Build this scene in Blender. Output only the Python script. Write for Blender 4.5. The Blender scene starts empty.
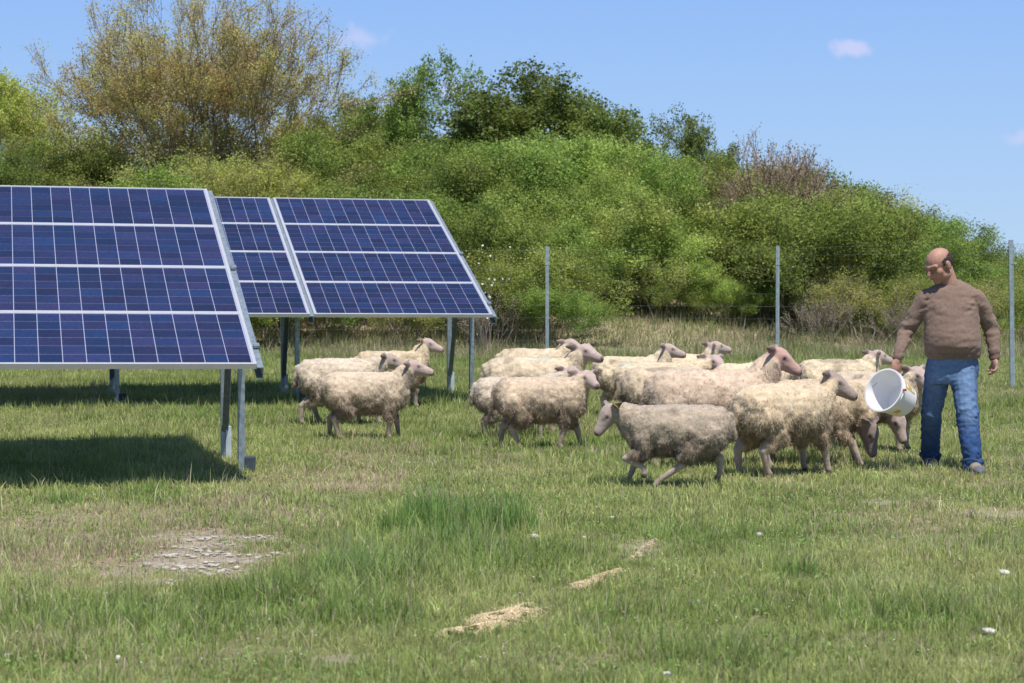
import bpy, bmesh, math, random
import numpy as np
from mathutils import Vector, Matrix

random.seed(7)
RNG = np.random.default_rng(7)
SC = bpy.context.scene
COL = SC.collection
R = math.radians
F = 2265.0; CAMH = 1.5; HY = 268.0

# ------------------------------------------------------------------ helpers
def ground_pt(px, py):
    """ground point seen at a pixel of the photograph (flat meadow)"""
    s = (py - HY) / CAMH
    return (px - 512) / s, F / s

def _hash(ix, iy, iz, seed):
    n = (ix.astype(np.int64) * 73856093) ^ (iy.astype(np.int64) * 19349663) ^ (iz.astype(np.int64) * 83492791) ^ (seed * 2654435)
    n = (n ^ (n >> 13)) * 1274126177
    n = n & 0x7fffffff
    n = (n ^ (n >> 15)) * 668265263
    return ((n & 0xffffff) / float(0xffffff))

def noise3(p, scale, seed=0):
    q = np.asarray(p, dtype=float) / scale
    i = np.floor(q).astype(np.int64); f = q - i
    u = f * f * (3 - 2 * f)
    out = 0
    for dx in (0, 1):
        wx = u[:, 0] if dx else 1 - u[:, 0]
        for dy in (0, 1):
            wy = u[:, 1] if dy else 1 - u[:, 1]
            for dz in (0, 1):
                wz = u[:, 2] if dz else 1 - u[:, 2]
                out = out + wx * wy * wz * _hash(i[:, 0] + dx, i[:, 1] + dy, i[:, 2] + dz, seed)
    return out * 2 - 1

def noise2(x, y, scale, seed=0):
    x = np.atleast_1d(x).astype(float); y = np.atleast_1d(y).astype(float)
    return noise3(np.stack([x, y, np.zeros_like(x)], 1), scale, seed)

def sstep(a, b, x):
    t = np.clip((x - a) / (b - a), 0, 1)
    return t * t * (3 - 2 * t)

SKX = np.array([-400, -100, 0, 60, 120, 330, 400, 450, 520, 600, 680, 720, 770, 830, 880, 920, 960, 1000, 1060, 1200, 1500])
SKZ = np.array([4.6, 4.8, 4.4, 3.9, 3.8, 4.2, 4.4, 4.1, 4.2, 4.15, 3.9, 3.7, 3.5, 3.25, 3.0, 2.75, 2.45, 2.1, 1.8, 1.6, 1.5])
def terrain(x, y):
    x = np.atleast_1d(np.asarray(x, float)); y = np.atleast_1d(np.asarray(y, float))
    px = 512 + 48.2 * x * 47 / np.maximum(y, 40)
    H = np.interp(px, SKX, SKZ) - 2.0
    H = np.maximum(H, 0.0)
    t = sstep(37.8, 52, y)
    z = H * t * (1 - 0.75 * sstep(64, 110, y))
    z = z + noise2(x, y, 2.6, 3) * 0.02 * (1 + 4 * sstep(37, 45, y)) + noise2(x, y, .9, 5) * 0.008
    z = z + noise2(x, y, 14, 9) * .5 * sstep(45, 70, y)
    return z
def tz(x, y): return float(terrain(x, y)[0])

def tag(o, label=None, cat=None, group=None, kind=None):
    if label: o['label'] = label
    if cat: o['category'] = cat
    if group: o['group'] = group
    if kind: o['kind'] = kind
    return o

def empty(name, loc=(0, 0, 0), rz=0):
    o = bpy.data.objects.new(name, None); COL.objects.link(o)
    o.location = loc; o.rotation_euler = (0, 0, rz); o.empty_display_size = .1
    return o

def mesh_np(name, verts, faces, mat, parent=None, col=None, smooth=False, loc=None, link=True):
    """verts (n,3), faces: array (m,k) or list of arrays of different k"""
    me = bpy.data.meshes.new(name)
    verts = np.asarray(verts, dtype=np.float32)
    fl = faces if isinstance(faces, list) else [faces]
    fl = [np.asarray(f, dtype=np.int32) for f in fl if len(f)]
    me.vertices.add(len(verts)); me.vertices.foreach_set('co', verts.ravel())
    nl = sum(f.size for f in fl); nf = sum(len(f) for f in fl)
    me.loops.add(nl); me.polygons.add(nf)
    me.loops.foreach_set('vertex_index', np.concatenate([f.ravel() for f in fl]))
    tot = np.concatenate([np.full(len(f), f.shape[1], np.int32) for f in fl])
    st = np.concatenate([[0], np.cumsum(tot)[:-1]]).astype(np.int32)
    me.polygons.foreach_set('loop_start', st)
    me.polygons.foreach_set('loop_total', tot)
    if smooth: me.polygons.foreach_set('use_smooth', np.ones(nf, bool))
    if col is not None:
        a = me.color_attributes.new('Col', 'FLOAT_COLOR', 'POINT')
        c = np.ones((len(verts), 4), np.float32); c[:, :3] = col
        a.data.foreach_set('color', c.ravel())
    me.update(calc_edges=True); me.validate()
    if mat: me.materials.append(mat)
    o = bpy.data.objects.new(name, me)
    if link: COL.objects.link(o)
    if parent: o.parent = parent
    if loc is not None: o.location = loc
    return o

class MB:
    """collects simple solids into one mesh"""
    def __init__(s): s.v = []; s.f = []; s.n = 0
    def add(s, v, f):
        s.v += [tuple(p) for p in v]; s.f += [tuple(i + s.n for i in q) for q in f]; s.n += len(v)
    def box(s, p0, p1, M=None):
        x0, y0, z0 = p0; x1, y1, z1 = p1
        v = [(x0, y0, z0), (x1, y0, z0), (x1, y1, z0), (x0, y1, z0), (x0, y0, z1), (x1, y0, z1), (x1, y1, z1), (x0, y1, z1)]
        if M is not None: v = [tuple(M @ Vector(p)) for p in v]
        s.add(v, [(0, 3, 2, 1), (4, 5, 6, 7), (0, 1, 5, 4), (1, 2, 6, 5), (2, 3, 7, 6), (3, 0, 4, 7)])
    def bar(s, a, b, w, h, up=(0, 0, 1)):
        a = Vector(a); b = Vector(b); d = (b - a); L = d.length; d.normalize()
        u = Vector(up); x = d.cross(u)
        if x.length < 1e-4: x = d.cross(Vector((0, 1, 0)))
        x.normalize(); z = x.cross(d)
        M = Matrix(((x.x, d.x, z.x, a.x), (x.y, d.y, z.y, a.y), (x.z, d.z, z.z, a.z), (0, 0, 0, 1)))
        s.box((-w / 2, 0, -h / 2), (w / 2, L, h / 2), M)
    def channel(s, a, b, w, h, t=.004, up=(0, 0, 1), open_side=1):
        """U section bar from a to b"""
        a = Vector(a); b = Vector(b); d = (b - a); L = d.length; d.normalize()
        u = Vector(up); x = d.cross(u); x.normalize(); z = x.cross(d)
        M = Matrix(((x.x, d.x, z.x, a.x), (x.y, d.y, z.y, a.y), (x.z, d.z, z.z, a.z), (0, 0, 0, 1)))
        s.box((-w / 2, 0, -h / 2), (w / 2, L, -h / 2 + t), M)
        s.box((-w / 2, 0, h / 2 - t), (w / 2, L, h / 2), M)
        xa = -w / 2 if open_side > 0 else w / 2 - t
        s.box((xa, 0, -h / 2 + t), (xa + t, L, h / 2 - t), M)
    def tube(s, pts, r, n=8, closed=False, cap=True):
        pts = [Vector(p) for p in pts]
        rs = r if isinstance(r, (list, tuple)) else [r] * len(pts)
        base = s.n; rings = []
        prev = None
        for i, p in enumerate(pts):
            if closed: t = pts[(i + 1) % len(pts)] - pts[i - 1]
            else: t = pts[min(i + 1, len(pts) - 1)] - pts[max(i - 1, 0)]
            t.normalize()
            if prev is None:
                x = t.cross(Vector((0, 0, 1)))
                if x.length < .05: x = t.cross(Vector((0, 1, 0)))
            else: x = prev - t * prev.dot(t)
            x.normalize(); prev = x; y = t.cross(x)
            rings.append([p + (x * math.cos(2 * math.pi * k / n) + y * math.sin(2 * math.pi * k / n)) * rs[i] for k in range(n)])
        v = [p for q in rings for p in q]; f = []
        m = len(pts)
        for i in range(m if closed else m - 1):
            j = (i + 1) % m
            for k in range(n): f.append((i * n + k, i * n + (k + 1) % n, j * n + (k + 1) % n, j * n + k))
        if not closed and cap:
            f.append(tuple(reversed(range(n)))); f.append(tuple((m - 1) * n + k for k in range(n)))
        s.add(v, f)
    def build(s, name, mat, parent=None, smooth=False, bevel=0, loc=None):
        me = bpy.data.meshes.new(name); me.from_pydata(s.v, [], s.f); me.update()
        if smooth:
            for p in me.polygons: p.use_smooth = True
        me.materials.append(mat)
        o = bpy.data.objects.new(name, me); COL.objects.link(o)
        if parent: o.parent = parent
        if loc is not None: o.location = loc
        if bevel:
            b = o.modifiers.new('b', 'BEVEL'); b.width = bevel; b.segments = 2; b.limit_method = 'ANGLE'
        return o

# ------------------------------------------------------------------ materials
def newmat(name):
    m = bpy.data.materials.new(name); m.use_nodes = True
    nt = m.node_tree; b = nt.nodes['Principled BSDF']
    return m, nt, b
def N(nt, t, **kw):
    n = nt.nodes.new(t)
    for k, v in kw.items():
        if k in n.inputs.keys(): n.inputs[k].default_value = v
        else: setattr(n, k, v)
    return n
def noise_bump(nt, b, scale, strength, dist=.01, detail=4, tex='ShaderNodeTexNoise'):
    tc = N(nt, 'ShaderNodeTexCoord'); n = N(nt, tex); n.inputs['Scale'].default_value = scale
    if tex == 'ShaderNodeTexNoise': n.inputs['Detail'].default_value = detail
    bp = N(nt, 'ShaderNodeBump'); bp.inputs['Strength'].default_value = strength; bp.inputs['Distance'].default_value = dist
    nt.links.new(tc.outputs['Object'], n.inputs['Vector'])
    nt.links.new(n.outputs[0], bp.inputs['Height']); nt.links.new(bp.outputs[0], b.inputs['Normal'])
    return tc, n
def mat_simple(name, c, rough=.5, metal=0, var=.15, scale=8, bump=0, spec=.5):
    m, nt, b = newmat(name)
    tc = N(nt, 'ShaderNodeTexCoord'); n = N(nt, 'ShaderNodeTexNoise'); n.inputs['Scale'].default_value = scale; n.inputs['Detail'].default_value = 5
    nt.links.new(tc.outputs['Object'], n.inputs['Vector'])
    r = N(nt, 'ShaderNodeValToRGB')
    r.color_ramp.elements[0].position = .3; r.color_ramp.elements[1].position = .7
    r.color_ramp.elements[0].color = tuple(max(0, v * (1 - var)) for v in c) + (1,)
    r.color_ramp.elements[1].color = tuple(min(1, v * (1 + var)) for v in c) + (1,)
    nt.links.new(n.outputs[0], r.inputs[0]); nt.links.new(r.outputs[0], b.inputs['Base Color'])
    b.inputs['Roughness'].default_value = rough; b.inputs['Metallic'].default_value = metal
    b.inputs['Specular IOR Level'].default_value = spec
    if bump:
        bp = N(nt, 'ShaderNodeBump'); bp.inputs['Strength'].default_value = bump; bp.inputs['Distance'].default_value = .01
        nt.links.new(n.outputs[0], bp.inputs['Height']); nt.links.new(bp.outputs[0], b.inputs['Normal'])
    return m
def mat_leaf(name, mult=(1, 1, 1), transl=.35, vary=.25, rough=.55):
    m, nt, b = newmat(name)
    a = N(nt, 'ShaderNodeAttribute'); a.attribute_name = 'Col'
    oi = N(nt, 'ShaderNodeObjectInfo')
    hv = N(nt, 'ShaderNodeHueSaturation')
    mr = N(nt, 'ShaderNodeMapRange'); mr.inputs['To Min'].default_value = 1 - vary; mr.inputs['To Max'].default_value = 1 + vary
    mh = N(nt, 'ShaderNodeMapRange'); mh.inputs['To Min'].default_value = .5 - vary * .09; mh.inputs['To Max'].default_value = .5 + vary * .03
    nt.links.new(oi.outputs['Random'], mr.inputs['Value']); nt.links.new(oi.outputs['Random'], mh.inputs['Value'])
    mx = N(nt, 'ShaderNodeMix', data_type='RGBA', blend_type='MULTIPLY')
    mx.inputs[0].default_value = 1
    nt.links.new(a.outputs['Color'], mx.inputs[6]); mx.inputs[7].default_value = tuple(mult) + (1,)
    nt.links.new(mx.outputs[2], hv.inputs['Color']); nt.links.new(mr.outputs[0], hv.inputs['Value']); nt.links.new(mh.outputs[0], hv.inputs['Hue'])
    nt.links.new(hv.outputs[0], b.inputs['Base Color'])
    b.inputs['Roughness'].default_value = rough; b.inputs['Specular IOR Level'].default_value = .25
    tr = N(nt, 'ShaderNodeBsdfTranslucent'); nt.links.new(hv.outputs[0], tr.inputs['Color'])
    ms = N(nt, 'ShaderNodeMixShader'); ms.inputs[0].default_value = transl
    out = nt.nodes['Material Output']
    nt.links.new(b.outputs[0], ms.inputs[1]); nt.links.new(tr.outputs[0], ms.inputs[2]); nt.links.new(ms.outputs[0], out.inputs['Surface'])
    return m
def mat_attr(name, rough=.8, bump=0, scale=60, dist=.004, sheen=0, spec=.3, tex='ShaderNodeTexNoise', sss=0, var=.12, vscale=25):
    m, nt, b = newmat(name)
    a = N(nt, 'ShaderNodeAttribute'); a.attribute_name = 'Col'
    tc = N(nt, 'ShaderNodeTexCoord'); n = N(nt, 'ShaderNodeTexNoise'); n.inputs['Scale'].default_value = vscale; n.inputs['Detail'].default_value = 6
    nt.links.new(tc.outputs['Object'], n.inputs['Vector'])
    mr = N(nt, 'ShaderNodeMapRange'); mr.inputs['From Min'].default_value = .3; mr.inputs['From Max'].default_value = .7
    mr.inputs['To Min'].default_value = 1 - var; mr.inputs['To Max'].default_value = 1 + var
    nt.links.new(n.outputs[0], mr.inputs['Value'])
    mx = N(nt, 'ShaderNodeVectorMath', operation='SCALE')
    nt.links.new(a.outputs['Color'], mx.inputs[0]); nt.links.new(mr.outputs[0], mx.inputs['Scale'])
    nt.links.new(mx.outputs[0], b.inputs['Base Color'])
    b.inputs['Roughness'].default_value = rough; b.inputs['Specular IOR Level'].default_value = spec
    if sheen: b.inputs['Sheen Weight'].default_value = sheen; b.inputs['Sheen Roughness'].default_value = .6
    if sss: b.inputs['Subsurface Weight'].default_value = sss; b.inputs['Subsurface Scale'].default_value = .01
    if bump:
        n2 = N(nt, tex); n2.inputs['Scale'].default_value = scale
        bp = N(nt, 'ShaderNodeBump'); bp.inputs['Strength'].default_value = bump; bp.inputs['Distance'].default_value = dist
        nt.links.new(tc.outputs['Object'], n2.inputs['Vector']); nt.links.new(n2.outputs[0], bp.inputs['Height']); nt.links.new(bp.outputs[0], b.inputs['Normal'])
    return m

M_GALV = mat_simple('galvanised', (.36, .43, .47), .42, .55, .25, 30, .15)
M_GALV_D = mat_simple('galvanised_dark', (.20, .25, .27), .5, .4, .25, 30)
M_POST = mat_simple('post_zinc', (.42, .50, .54), .5, .35, .18, 14)
M_ALU = mat_simple('panel_frame_alu', (.66, .67, .70), .38, .35, .05, 5)
M_WIRE = mat_simple('fence_wire', (.25, .28, .28), .5, .5)
M_DARKBOX = mat_simple('dark_steel', (.05, .07, .09), .6)
M_PALE = mat_simple('pale_foot', (.55, .62, .68), .5, .2)
M_BARK = mat_simple('bark', (.24, .19, .145), .9, 0, .35, 20, .5, .2)
M_BARKG = mat_simple('bark_grey', (.30, .25, .21), .9, 0, .3, 20, .3, .2)
M_REDTWIG = mat_simple('red_brown_twigs', (.36, .27, .22), .9, 0, .3, 9, 0, .2)
M_LEAF = mat_leaf('leaves', transl=.42, vary=.28)
M_GRASS = mat_leaf('grass_blades', transl=.30, vary=0)
M_GRAV = mat_simple('gravel_limestone', (.50, .46, .40), .95, 0, .3, 12, .6, .1)
M_STONE = mat_simple('limestone', (.62, .59, .54), .9, 0, .18, 30, .6, .2)
M_WOOL = mat_attr('fleece_and_skin', .95, .5, 40, .008, .3, .1, 'ShaderNodeTexNoise', 0, .08, 22)
M_SKIN = mat_attr('skin', .55, .15, 90, .002, 0, .35, sss=.08, var=.06, vscale=40)
M_SWEATER = mat_attr('brown_knit', .95, .5, 260, .004, .12, .1, var=.10, vscale=60)
M_JEANS = mat_attr('blue_denim', .85, .4, 420, .003, 0, .2, var=.16, vscale=45)
M_SHOE = mat_attr('shoe_leather', .7, .2, 80, .002, 0, .3)
M_HAIR = mat_simple('dark_hair', (.050, .040, .035), .8, 0, .3, 60, .5, .3)
M_BUCKET = mat_simple('white_plastic', (.90, .90, .90), .35, 0, .03, 6)
M_RED = mat_simple('red_grip', (.50, .04, .05), .45)
M_YELLOW = mat_simple('yellow_print', (.72, .50, .08), .5)
M_TAGY = mat_simple('yellow_tag', (.85, .62, .05), .5)
M_TAGB = mat_simple('turquoise_tag', (.02, .55, .48), .5)
M_BLACK = mat_simple('black_metal', (.02, .02, .02), .4)
M_FEED = mat_simple('grain_feed', (.80, .66, .42), .95, 0, .25, 60, .6, .1)
M_DRYSTEM = mat_simple('dry_stems', (.36, .30, .24), .95, 0, .2, 10, 0, .1)
M_WHITEFL = mat_simple('white_petals', (.75, .74, .72), .8)

# photovoltaic cells
def mat_cells():
    m, nt, b = newmat('silicon_cells')
    a = N(nt, 'ShaderNodeAttribute'); a.attribute_name = 'Col'
    tc = N(nt, 'ShaderNodeTexCoord')
    v = N(nt, 'ShaderNodeTexVoronoi'); v.inputs['Scale'].default_value = 60
    mr = N(nt, 'ShaderNodeMapRange'); mr.inputs['To Min'].default_value = .8; mr.inputs['To Max'].default_value = 1.25
    sp = N(nt, 'ShaderNodeSeparateColor')
    nt.links.new(tc.outputs['Object'], v.inputs['Vector']); nt.links.new(v.outputs['Color'], sp.inputs[0]); nt.links.new(sp.outputs[0], mr.inputs['Value'])
    mx = N(nt, 'ShaderNodeVectorMath', operation='SCALE')
    nt.links.new(a.outputs['Color'], mx.inputs[0]); nt.links.new(mr.outputs[0], mx.inputs['Scale'])
    # thin silver busbars running along the module
    sx = N(nt, 'ShaderNodeSeparateXYZ'); nt.links.new(tc.outputs['Object'], sx.inputs[0])
    m1 = N(nt, 'ShaderNodeMath', operation='MULTIPLY'); m1.inputs[1].default_value = 1 / (.158 / 3)
    m2 = N(nt, 'ShaderNodeMath', operation='FRACT'); m3 = N(nt, 'ShaderNodeMath', operation='LESS_THAN'); m3.inputs[1].default_value = .045
    nt.links.new(sx.outputs['Y'], m1.inputs[0]); nt.links.new(m1.outputs[0], m2.inputs[0]); nt.links.new(m2.outputs[0], m3.inputs[0])
    mc = N(nt, 'ShaderNodeMix', data_type='RGBA'); nt.links.new(m3.outputs[0], mc.inputs[0])
    nt.links.new(mx.outputs[0], mc.inputs[6]); mc.inputs[7].default_value = (.05, .06, .13, 1)
    nt.links.new(mc.outputs[2], b.inputs['Base Color'])
    b.inputs['Roughness'].default_value = .35; b.inputs['Specular IOR Level'].default_value = .5
    b.inputs['Coat Weight'].default_value = .45; b.inputs['Coat Roughness'].default_value = .08
    return m
M_CELL = mat_cells()
M_BACK = mat_simple('white_backsheet', (.40, .43, .58), .3, 0, .03, 4)

# ------------------------------------------------------------------ world, sun, camera
SUNV = Vector((.15, -.38, 1.0)).normalized()
w = bpy.data.worlds.new('World'); SC.world = w; w.use_nodes = True
nt = w.node_tree; bg = nt.nodes['Background']
sky = N(nt, 'ShaderNodeTexSky'); sky.sky_type = 'NISHITA'; sky.sun_disc = False
sky.sun_elevation = math.asin(SUNV.z); sky.sun_rotation = math.atan2(SUNV.x, SUNV.y)
sky.air_density = 1.0; sky.dust_density = .35; sky.ozone_density = 2.2; sky.altitude = 100
# small fair weather wisps, placed by direction in the sky
tc = N(nt, 'ShaderNodeTexCoord')
# clear spring blue low in the sky, blended over the physical sky by height above the horizon
sxyz = N(nt, 'ShaderNodeSeparateXYZ'); nt.links.new(tc.outputs['Generated'], sxyz.inputs[0])
rmp = N(nt, 'ShaderNodeValToRGB'); rmp.color_ramp.elements[0].position = 0; rmp.color_ramp.elements[0].color = (.44, .66, .94, 1)
rmp.color_ramp.elements[1].position = .36; rmp.color_ramp.elements[1].color = (.045, .115, .36, 1)
e_ = rmp.color_ramp.elements.new(.04); e_.color = (.38, .60, .95, 1); e_ = rmp.color_ramp.elements.new(.12); e_.color = (.285, .50, .95, 1)
nt.links.new(sxyz.outputs['Z'], rmp.inputs[0])
gain = N(nt, 'ShaderNodeVectorMath', operation='SCALE'); gain.inputs['Scale'].default_value = 7.6; nt.links.new(rmp.outputs[0], gain.inputs[0])
fz = N(nt, 'ShaderNodeMapRange'); fz.inputs['From Min'].default_value = .15; fz.inputs['From Max'].default_value = .7; fz.inputs['To Min'].default_value = .88; fz.inputs['To Max'].default_value = .75
nt.links.new(sxyz.outputs['Z'], fz.inputs['Value'])
m0 = N(nt, 'ShaderNodeMix', data_type='RGBA'); nt.links.new(fz.outputs[0], m0.inputs[0]); nt.links.new(sky.outputs[0], m0.inputs[6]); nt.links.new(gain.outputs[0], m0.inputs[7])
last = m0.outputs[2]
nz = N(nt, 'ShaderNodeTexNoise'); nz.inputs['Scale'].default_value = 120; nz.inputs['Detail'].default_value = 5
nt.links.new(tc.outputs['Generated'], nz.inputs['Vector'])
for (cx, cy, rx, ry, st) in ((358, 38, 26, 13, .55), (850, 51, 24, 10, .75), (1018, 139, 18, 8, .45), (452, 88, 26, 12, .7), (300, 330, 10, 5, 0)):
    if st == 0: continue
    d = Vector(((cx - 512) / F, 1, (HY - cy) / F)).normalized()
    sb = N(nt, 'ShaderNodeVectorMath', operation='SUBTRACT'); sb.inputs[1].default_value = d
    ml = N(nt, 'ShaderNodeVectorMath', operation='MULTIPLY'); ml.inputs[1].default_value = (F / rx, F / rx, F / ry)
    ln = N(nt, 'ShaderNodeVectorMath', operation='LENGTH')
    ad = N(nt, 'ShaderNodeMath', operation='ADD')
    sc_ = N(nt, 'ShaderNodeMath', operation='MULTIPLY_ADD'); sc_.inputs[1].default_value = 2.4; sc_.inputs[2].default_value = -1.2
    nt.links.new(nz.outputs[0], sc_.inputs[0])
    mr = N(nt, 'ShaderNodeMapRange', interpolation_type='SMOOTHSTEP'); mr.inputs['From Min'].default_value = .1; mr.inputs['From Max'].default_value = 1.15
    mr.inputs['To Min'].default_value = st; mr.inputs['To Max'].default_value = 0
    nt.links.new(tc.outputs['Generated'], sb.inputs[0]); nt.links.new(sb.outputs[0], ml.inputs[0]); nt.links.new(ml.outputs[0], ln.inputs[0])
    nt.links.new(ln.outputs['Value'], ad.inputs[0]); nt.links.new(sc_.outputs[0], ad.inputs[1]); nt.links.new(ad.outputs[0], mr.inputs['Value'])
    mx = N(nt, 'ShaderNodeMix', data_type='RGBA'); nt.links.new(mr.outputs[0], mx.inputs[0]); nt.links.new(last, mx.inputs[6]); mx.inputs[7].default_value = (5.0, 5.2, 7.3, 1)
    last = mx.outputs[2]
nt.links.new(last, bg.inputs[0]); bg.inputs[1].default_value = .13

sl = bpy.data.lights.new('sun', 'SUN'); sl.energy = 5.0; sl.angle = R(.53); sl.color = (1, .95, .87)
so = bpy.data.objects.new('sun', sl); COL.objects.link(so); so.rotation_euler = SUNV.to_track_quat('Z', 'Y').to_euler(); so.location = (10, -20, 30)

cd = bpy.data.cameras.new('camera'); cam = bpy.data.objects.new('camera', cd); COL.objects.link(cam); SC.camera = cam
cd.sensor_width = 36; cd.lens = 36 * F / 1024; cd.clip_end = 3000; cd.clip_start = .1
cam.location = (0, 0, CAMH); cam.rotation_euler = (R(90) - math.atan((341.5 - HY) / F), 0, 0)
cd.dof.use_dof = True; cd.dof.focus_distance = 17.5; cd.dof.aperture_fstop = 6.3
SC.view_settings.view_transform = 'Standard'; SC.view_settings.look = 'None'; SC.view_settings.exposure = 0; SC.view_settings.gamma = 1

# ------------------------------------------------------------------ ground
GRX, GRY = ground_pt(205, 555)
def gravel_mask(x, y):
    d = ((x - GRX) / .42) ** 2 + ((y - GRY) / 1.05) ** 2
    m = sstep(1.3, .2, d + 1.1 * noise2(x * .6, y, .20, 21) + .9 * noise2(x * .6, y, .08, 23)) * .95
    for (px, py, rx, ry) in ((1000, 515, .22, .3), (640, 665, .0, 0), (335, 663, .10, .16), (880, 505, .10, .2), (640, 548, .12, .4), (985, 632, .07, .12), (620, 378, .8, 1.5)):
        if rx == 0: continue
        cx, cy = ground_pt(px, py)
        d = ((x - cx) / rx) ** 2 + ((y - cy) / ry) ** 2
        m = np.maximum(m, .7 * sstep(1.6, .3, d + .6 * noise2(x, y, .15, 22)))
    return m
def dry_mask(x, y):
    n = noise2(x, y, 1.3, 31) * .55 + noise2(x, y, .45, 32) * .35 + noise2(x, y, 3.4, 33) * .45
    m = sstep(.18, 1.05, n) * .8
    for (px, py, rx, ry, a) in ((930, 530, .9, 1.6, .5), (870, 650, .9, .9, .15), (110, 545, 1.6, 1.6, .55), (40, 600, .6, .9, .2), (400, 470, 1.2, 1.6, .35), (600, 655, .6, .4, .2), (640, 560, .4, 1.0, .3), (720, 600, .4, .7, .2), (60, 515, 1, 1, .4)):
        cx, cy = ground_pt(px, py)
        m = m + a * np.exp(-((x - cx) / rx) ** 2 - ((y - cy) / ry) ** 2) * (1 + .5 * noise2(x, y, .3, 35))
    for (px, py, rx, ry, a) in ((430, 540, .55, 1.3, 1.1), (500, 520, .4, 1.2, .9), (330, 590, .5, .9, .8), (800, 560, .5, .8, .5), (250, 620, .8, .5, .4), (830, 660, .5, .4, .5), (640, 500, .6, .8, .4), (620, 520, .9, .9, .4), (700, 588, .7, .9, .8), (780, 622, .9, .7, .9), (740, 600, .9, .6, .4)):
        cx, cy = ground_pt(px, py)
        m = m - a * np.exp(-((x - cx) / rx) ** 2 - ((y - cy) / ry) ** 2)
    return np.clip(m, 0, 1)
def lush_mask(x, y):
    m = 0
    for (px, py, rx, ry, a) in ((430, 530, .30, .55, 1.0), (500, 525, .22, .45, .9), (360, 580, .35, .5, .6), (450, 560, .45, .6, .5), (235, 500, .5, .5, .35), (620, 460, .3, .5, .3), (800, 570, .25, .3, .3)):
        cx, cy = ground_pt(px, py)
        m = m + a * np.exp(-((x - cx) / rx) ** 2 - ((y - cy) / ry) ** 2)
    # uncut grass under the tables and against the posts
    return np.clip(m + .35 * sstep(.25, .8, noise2(x, y, .8, 41)), 0, 1)

def ground_sheet():
    xs = np.concatenate([-np.geomspace(400, 12, 22), np.linspace(-11.5, 11.5, 231), np.geomspace(12, 400, 22)])
    ys = np.concatenate([np.linspace(-60, 3, 10), np.linspace(4, 24, 201), np.linspace(24.2, 66, 120), np.geomspace(68, 900, 30)])
    X, Y = np.meshgrid(xs, ys); x = X.ravel(); y = Y.ravel()
    v = np.stack([x, y, terrain(x, y)], 1)
    nx = len(xs); i = np.arange(len(ys) - 1)[:, None] * nx + np.arange(nx - 1)[None]; i = i.ravel()
    f = np.stack([i, i + 1, i + nx + 1, i + nx], 1)
    g = gravel_mask(x, y); d = dry_mask(x, y)
    bank = sstep(38, 41, y)
    earth = np.array([.34, .26, .19]); green = np.array([.20, .215, .09]); stone = np.array([.40, .34, .27]); tan = np.array([.42, .34, .24])
    c = green[None] * (1 - d[:, None]) + earth[None] * d[:, None]
    c = c * (1 - g[:, None]) + stone * g[:, None]
    c = c * (1 - bank[:, None] * .8) + tan * bank[:, None] * .8
    far = sstep(46, 54, y)[:, None]; c = c * (1 - far) + np.array([.17, .20, .08]) * far
    m, nt, b = newmat('meadow_soil')
    a = N(nt, 'ShaderNodeAttribute'); a.attribute_name = 'Col'
    tc = N(nt, 'ShaderNodeTexCoord'); n = N(nt, 'ShaderNodeTexNoise'); n.inputs['Scale'].default_value = 18; n.inputs['Detail'].default_value = 9; n.inputs['Roughness'].default_value = .7
    nt.links.new(tc.outputs['Object'], n.inputs['Vector'])
    mr = N(nt, 'ShaderNodeMapRange'); mr.inputs['From Min'].default_value = .3; mr.inputs['From Max'].default_value = .7; mr.inputs['To Min'].default_value = .55; mr.inputs['To Max'].default_value = 1.5
    nt.links.new(n.outputs[0], mr.inputs['Value'])
    mx = N(nt, 'ShaderNodeVectorMath', operation='SCALE'); nt.links.new(a.outputs['Color'], mx.inputs[0]); nt.links.new(mr.outputs[0], mx.inputs['Scale'])
    nt.links.new(mx.outputs[0], b.inputs['Base Color']); b.inputs['Roughness'].default_value = 1; b.inputs['Specular IOR Level'].default_value = .1
    bp = N(nt, 'ShaderNodeBump'); bp.inputs['Strength'].default_value = .8; bp.inputs['Distance'].default_value = .03
    nt.links.new(n.outputs[0], bp.inputs['Height']); nt.links.new(bp.outputs[0], b.inputs['Normal'])
    o = mesh_np('ground', v, f, m, col=c, smooth=True); tag(o, kind='structure')
ground_sheet()

FEED = [(443, 638, 500, 628, .035), (478, 625, 537, 610, .085), (572, 590, 598, 584, .035), (595, 582, 622, 574, .045), (632, 561, 640, 556, .02), (640, 553, 656, 543, .025)]
def feed_mask(x, y):
    m = np.zeros(len(x))
    for (a, b, c, d, r) in FEED:
        p = np.array(ground_pt(a, b)); q = np.array(ground_pt(c, d)); e = q - p
        t = np.clip(((x - p[0]) * e[0] + (y - p[1]) * e[1]) / (e @ e), 0, 1)
        dd = np.hypot(x - p[0] - t * e[0], (y - p[1] - t * e[1]) * .5)
        m = np.maximum(m, sstep(1.5, .6, dd / r))
    return m

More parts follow.
